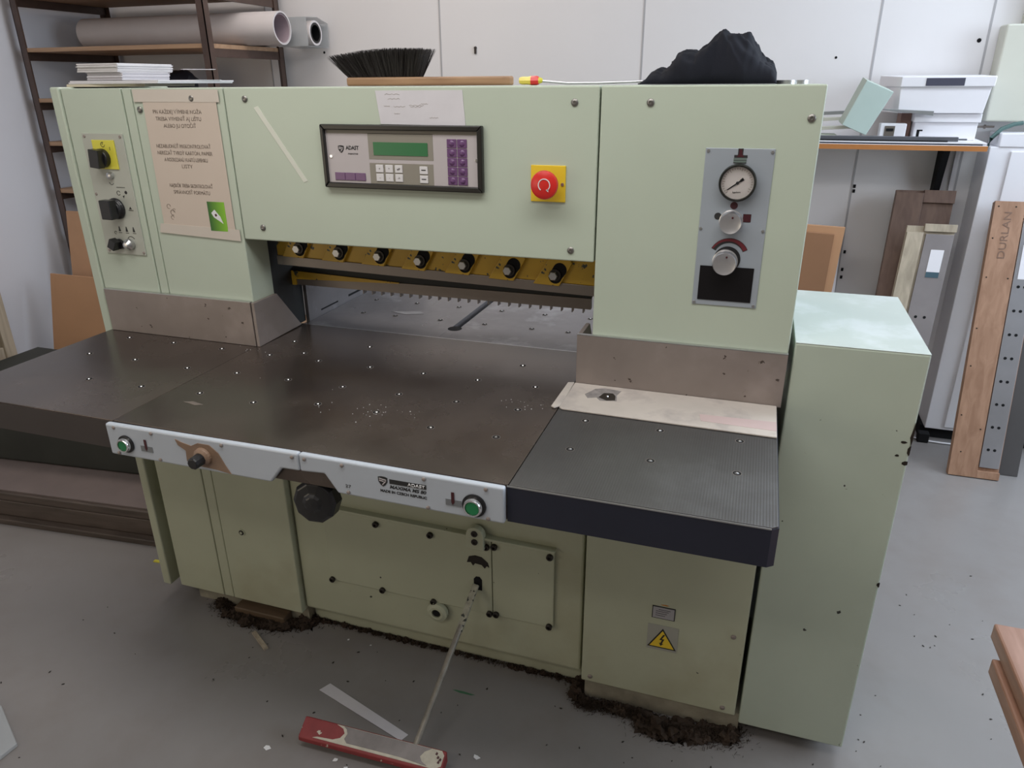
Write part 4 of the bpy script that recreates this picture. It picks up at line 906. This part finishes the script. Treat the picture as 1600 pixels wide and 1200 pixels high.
# tilted mint metal cover
mcv = thing('metal_cover', (1.49, 1.83, 1.30), 'mint green sheet metal cover leaning tilted on the wall shelf', 'metal cover')
A_ = [(1.470, 1.495), (1.569, 1.453), (1.497, 1.2985), (1.408, 1.336)]
build('front_plate', B().prism(A_, 'y', 1.80, 1.804), mint, mcv, bevel=.004)
cy = .06
sdm = B()
for (p_, q_) in ((A_[0], A_[1]), (A_[3], A_[0]), (A_[1], A_[2]), (A_[2], A_[3])):
    sdm.hexa([(p_[0], 1.804, p_[1]), (q_[0], 1.804, q_[1]), (q_[0]*.97+.045, 1.804, q_[1]*.97+.042), (p_[0]*.97+.045, 1.804, p_[1]*.97+.042)], [(p_[0]-.010, 1.856, p_[1]+.010), (q_[0]-.010, 1.856, q_[1]+.010), (q_[0]*.97+.035, 1.856, q_[1]*.97+.052), (p_[0]*.97+.035, 1.856, p_[1]*.97+.052)])
build('side_flange', sdm, mat('mint_inside', (.40, .46, .40), .5), mcv)
grey_rail = mat('grey_rail', (.30, .31, .31), .4, metal=.4)
for i, (x0, x1, z0, z1, y, m_, lb) in enumerate(((1.10, 1.455, 1.372, 1.402, 1.93, grey_rail, 'dark grey metal rail behind the mint cover'), (1.10, 1.44, 1.350, 1.368, 1.90, beige_box, 'pale metal profile under the grey rail'), (1.10, 1.45, 1.318, 1.336, 1.88, beige_box, 'lower pale profile on the wall shelf'))):
    b_ = B(); b_.hexa([(x0, y, z0-.02), (x1, y, z0), (x1, y+.03, z0), (x0, y+.03, z0-.02)], [(x0, y, z0-.005), (x1, y, z0+.012), (x1, y+.03, z0+.012), (x0, y+.03, z0-.005)])
    tag(build('metal_profile', b_, m_, bevel=.001), lb, 'metal profile')
b_ = B(); b_.hexa([(1.535, 1.83, 1.390), (1.722, 1.83, 1.370), (1.722, 1.845, 1.370), (1.535, 1.845, 1.390)], [(1.535, 1.83, 1.394), (1.722, 1.83, 1.386), (1.722, 1.845, 1.386), (1.535, 1.845, 1.394)])
tag(build('metal_profile', b_, grey_rail, bevel=.001), 'light grey rail poking out in front of the white boxes', 'metal profile')
prop_m = beige_box
tag(build('profile_support', B().box(1.12, 1.40, 1.87, 1.97, 1.2802, 1.2955), mat('mint_block', (.40, .44, .36), .5), bevel=.003), 'low green-grey box under the metal profiles', 'box')
so = thing('wall_socket', (1.60, 1.85, 1.281), 'small white device with a dark square opening on the wall shelf', 'socket box')
build('housing', B().box(1.550, 1.642, 1.85, 1.90, 1.2803, 1.340), white_box, so, bevel=.003); build('opening', B().box(1.566, 1.602, 1.848, 1.85, 1.292, 1.331), mat('brown_open', (.13, .11, .09), .5), so); build('slot', B().box(1.572, 1.597, 1.8465, 1.848, 1.312, 1.322), blackmatt, so)
tag(build('brown_block', B().box(1.628, 1.668, 1.93, 2.03, 1.2803, 1.39), mat('brown_block', (.26, .15, .12), .6), bevel=.002), 'brown block behind the small white device', 'block')
tag(build('white_carton', B().box(1.672, 1.885, 1.87, 2.06, 1.2803, 1.345).box(1.665, 1.892, 1.862, 2.07, 1.345, 1.3765), white_box, bevel=.002), 'lower white carton with lid on the wall shelf', 'carton')
wc = thing('lidded_carton', (1.75, 1.93, 1.377), 'large white carton with dark label on top of the lower carton', 'carton')
wc_b = B(); wc_b.hexa([(1.602, 1.85, 1.3775), (1.888, 1.85, 1.3775), (1.886, 2.06, 1.3775), (1.560, 2.06, 1.3775)], [(1.596, 1.85, 1.474), (1.900, 1.85, 1.474), (1.898, 2.06, 1.474), (1.556, 2.06, 1.474)]); build('body', wc_b, white_box, wc, bevel=.002)
wl_b = B(); wl_b.hexa([(1.594, 1.842, 1.470), (1.906, 1.842, 1.470), (1.904, 2.065, 1.470), (1.545, 2.065, 1.470)], [(1.594, 1.842, 1.506), (1.908, 1.842, 1.506), (1.904, 2.065, 1.512), (1.545, 2.065, 1.512)]); build('lid', wl_b, white_box, wc, bevel=.003)
build('label_strip', B().box(1.678, 1.806, 1.8405, 1.842, 1.474, 1.5005), mat('slate_label', (.06, .06, .09), .5), wc)
# wall enclosure, trunking
en = B().box(1.938, 2.50, 2.0, 2.099, 1.343, 1.685); tag(build('electrical_enclosure', en, beige_box, bevel=.006), 'beige electrical enclosure on the wall at the right edge', 'enclosure')
tag(build('cable_trunking', B().box(2.005, 2.07, 2.04, 2.099, 1.686, ZC-.01), beige_box, bevel=.003), 'beige vertical trunking above the electrical enclosure', 'trunking')
tag(build('anchor_bolt', B().cyl((1.925, 2.06, 1.321), (1.985, 2.05, 1.322), .004, 8).lathe((1.95, 2.056, 1.3215), (1, 0, 0), [(.009, 0), (.009, .006)], 6), steel_fence), 'steel anchor bolt sticking out under the enclosure', 'bolt')
hs = B().tube([(2.06, 1.98, 1.34), (2.03, 1.975, 1.335), (1.99, 1.965, 1.318), (1.962, 1.96, 1.285), (1.955, 1.96, 1.25)], .008, 10); tag(build('cable', hs, mat('green_cable', (.06, .12, .11), .4), smooth=True), 'dark green cable bending down from the enclosure', 'cable')
rd = thing('floor_cabinet', (2.3, 2.0, 0), 'white narrow floor cabinet against the wall right of the wall shelf', 'cabinet')
build('body', B().box(1.958, 2.75, 1.93, 2.099, .055, 1.255), white_box, rd, bevel=.003)
build('top', B().box(1.985, 2.75, 1.925, 2.095, 1.255, 1.305), white_box, rd, bevel=.003)
build('front_panel', B().box(2.03, 2.70, 1.922, 1.93, .07, 1.24), white_box, rd, bevel=.003)
build('base', B().box(1.945, 2.75, 1.96, 2.09, 0, .055), blackmatt, rd)
tag(build('vertical_trim', B().box(1.878, 1.893, 2.085, 2.0985, .02, 1.25), white_box, bevel=.002), 'thin white vertical trunking under the wall shelf end', 'trunking')
tag(build('white_cable', B().tube([(1.90, 1.93, .006), (1.96, 1.90, .006), (2.03, 1.895, .006), (2.12, 1.90, .006), (2.2, 1.93, .006)], .004, 8), white_box, smooth=True), 'thin white cable on the floor along the floor cabinet', 'cable')
tag(build('rubber_stop', B().box(1.93, 1.975, 1.885, 1.925, 0, .045), blackmatt, bevel=.004), 'small black foot beside the white floor cabinet', 'foot')
bst = B()
for (x, z) in ((1.523, 1.065), (1.523, 1.045), (1.528, .78), (1.530, .70), (1.531, .665)): bst.box(x-.006, x+.004, YB-.004, YB-.0016, z, z+.014)
tag(build('seam_clip', bst, blackmatt), 'small black clips along the wall panel seam below the shelf', 'clips', None, 'stuff')
tag(build('cardboard_box', B().prism([(1.20, .0), (1.435, .0), (1.476, .951), (1.20, .960)], 'y', 1.755, 1.775), cardboard), 'brown cardboard behind the machine right of the column', 'cardboard')
tag(build('cardboard_sheet', B().prism([(1.20, .0), (1.42, .0), (1.438, .925), (1.20, .935)], 'y', 1.735, 1.750), mat('cardboard_dark', (.30, .155, .08), .7)), 'smaller brown cardboard sheet in front of the other, right of the column', 'cardboard')
lean('white_board', 1.40, 1.50, 1.80, 2.05, .001, .90, .01, white_box, 'white board edge beside the brown cardboard', 'board')
# knife cases
def lean_case(name, label, X0, X1, yb, yt, ztop, frame, blade_x0, blade_x1, blade_z0, blade_z1, woodm, bladem, holes, sl=0.0):
    t = thing(name, ((X0+X1)/2, yb, 0), label, 'knife case')
    ang = math.atan2(yt-yb, ztop)
    L_ = math.hypot(yt-yb, ztop)
    def put(b_, m_, nm, par=t, bev=.001):
        R_ = rx(-ang)
        # tilt about the foot line
        for v in b_.bm.verts: v.co = R_ @ (v.co-Vector((0, yb, 0))) + Vector((0, yb, 0)) - Vector((sl*max(0, 1-v.co.z/ztop), 0, 0))
        return build(nm, b_, m_, par, bevel=bev)
    put(B().box(X0, X1, yb, yb+.016, .0, L_), woodm, 'back_board')
    for nm, (a, b, c, d_) in frame: put(B().box(a, b, yb-.016, yb-.0002, c, d_), woodm if nm != 'cream_side' else cream_wood, 'frame_strip' if nm != 'cream_side' else 'side_strip')
    bo = put(B().box(blade_x0, blade_x1, yb-.011, yb-.0005, blade_z0, blade_z1), bladem, 'blade')
    for z in holes:
        for dx in (.30, .62):
            x = blade_x0+(blade_x1-blade_x0)*dx
            put(B().lathe((x, yb-.0112, z), (0, -1, 0), [(.0058, 0), (.0058, .0004), (0, .0004)], 14), blackmatt, 'bolt_hole', bo, 0)
    return t, put
# nearest case: wood board left, blade right
t1, put1 = lean_case('knife_case', 'open brown wooden knife case with writing, leaning at the right edge', 1.998, 2.180, 1.614, 1.865, 1.058,
    [('f', (1.998, 2.100, .0, 1.09)), ('f', (2.100, 2.180, .0, .030)), ('f', (2.100, 2.180, 1.03, 1.09))], 2.105, 2.175, .045, 1.02, case_wood, steel_blade, [.12+i*.093 for i in range(10)])
for nm, w_, z_, h_ in (('D', .018, .855, .030), ('U', .018, .892, .030), ('R', .018, .929, .030), ('L', .018, .966, .030), ('A', .018, 1.003, .030), ('N', .018, 1.040, .030)):
    pass
wr_ = lettering('handwriting', 'DURLAN', 2.060, .875, .026, 1.614-.0166, mat('pencil', (.20, .12, .085), .7), t1, width=.175, ang=PI/2)
me = wr_.data; ow = wloc(wr_); ang = math.atan2(1.865-1.614, 1.058); R_ = rx(-ang)
for v in me.vertices: v.co = (R_ @ (v.co+ow-Vector((0, 1.614, 0))) + Vector((0, 1.614, 0))) - ow
nail = None
for (x, z) in ((2.012, 1.07), (2.07, 1.07), (2.010, .95), (2.012, .80), (2.085, .80), (2.010, .60), (2.012, .45), (2.010, .25), (2.085, .20), (2.03, .10)):
    put1(B().lathe((x, 1.614-.0161, z), (0, -1, 0), [(.003, 0), (.003, .0006), (0, .0006)], 8), bolt_dk, 'nail', t1, 0)
lbl = put1(B().box(2.118, 2.165, 1.614-.0125, 1.614-.0112, .80, .93), white_box, 'paper_label', t1, 0)
t2 = thing('spare_blade', (2.225, 1.66, 0), 'dark grey steel knife blade leaning behind the brown knife case', 'blade')
bb2 = B(); bb2.hexa([(2.190, 1.662, .001), (2.262, 1.662, .001), (2.262, 1.674, .001), (2.190, 1.674, .001)], [(2.190, 1.895, 1.05), (2.262, 1.895, 1.05), (2.262, 1.907, 1.05), (2.190, 1.907, 1.05)]); build('blade', bb2, mat('dark_blade', (.12, .115, .115), .45, metal=.5), t2, bevel=.001)
# far cases
t3, put3 = lean_case('knife_case', 'cream-edged knife case with a tagged steel blade, behind the side cabinet', 1.715, 1.888, 1.66, 1.86, .955,
    [('cream_side', (1.715, 1.775, .0, .95)), ('f', (1.775, 1.890, .955, .985))], 1.785, 1.885, .05, .945, cream_wood, steel_case, [.30+i*.105 for i in range(4)], sl=.055)
put3(B().box(1.815, 1.862, 1.66-.0122, 1.66-.0112, .775, .885), white_box, 'paper_tag', t3, 0)
put3(B().box(1.815, 1.862, 1.66-.0126, 1.66-.0122, .775, .797), mat('tag_blue', (.05, .10, .13), .5), 'tag_print', t3, 0)
t4, put4 = lean_case('knife_case', 'old dark brown wooden knife case, tallest, leaning behind the tagged one', 1.672, 1.890, 1.72, 2.00, 1.075,
    [('f', (1.672, 1.775, .0, 1.10)), ('f', (1.775, 1.890, 1.062, 1.112))], 1.79, 1.87, .05, .70, case_wood2, steel_case, [], sl=.05)

# ================================================================== foreground
wbk = thing('wooden_bench', (1.9, -.6, 0), 'rough wooden bench corner at the lower right edge', 'bench')
zb_ = .60
for i in range(5):
    y1_ = -.183-i*.004
build('top_board', B().prism([(1.615, -.183), (2.5, -.183), (2.5, -.98), (1.617, -.98)], 'z', zb_-.032, zb_), bench_wood, wbk, bevel=.004)
build('lower_board', B().prism([(1.607, -.235), (2.5, -.235), (2.5, -.98), (1.609, -.98)], 'z', zb_-.068, zb_-.036), bench_wood, wbk, bevel=.004)
for (x, y) in ((1.66, -.42), (2.40, -.42), (1.66, -.95), (2.40, -.95)): build('leg', B().box(x, x+.07, y, y+.07, 0, zb_-.068), bench_wood, wbk, bevel=.003)
gsh = B(); gsh.prism([(-.9, -.45), (-.58, -.50), (-.435, -.575), (-.455, -.80), (-.9, -.80)], 'z', .001, .012)
tag(build('grey_sheet', gsh, clear_plastic, bevel=.002), 'grey translucent plastic sheet on the floor, lower left corner', 'plastic sheet')
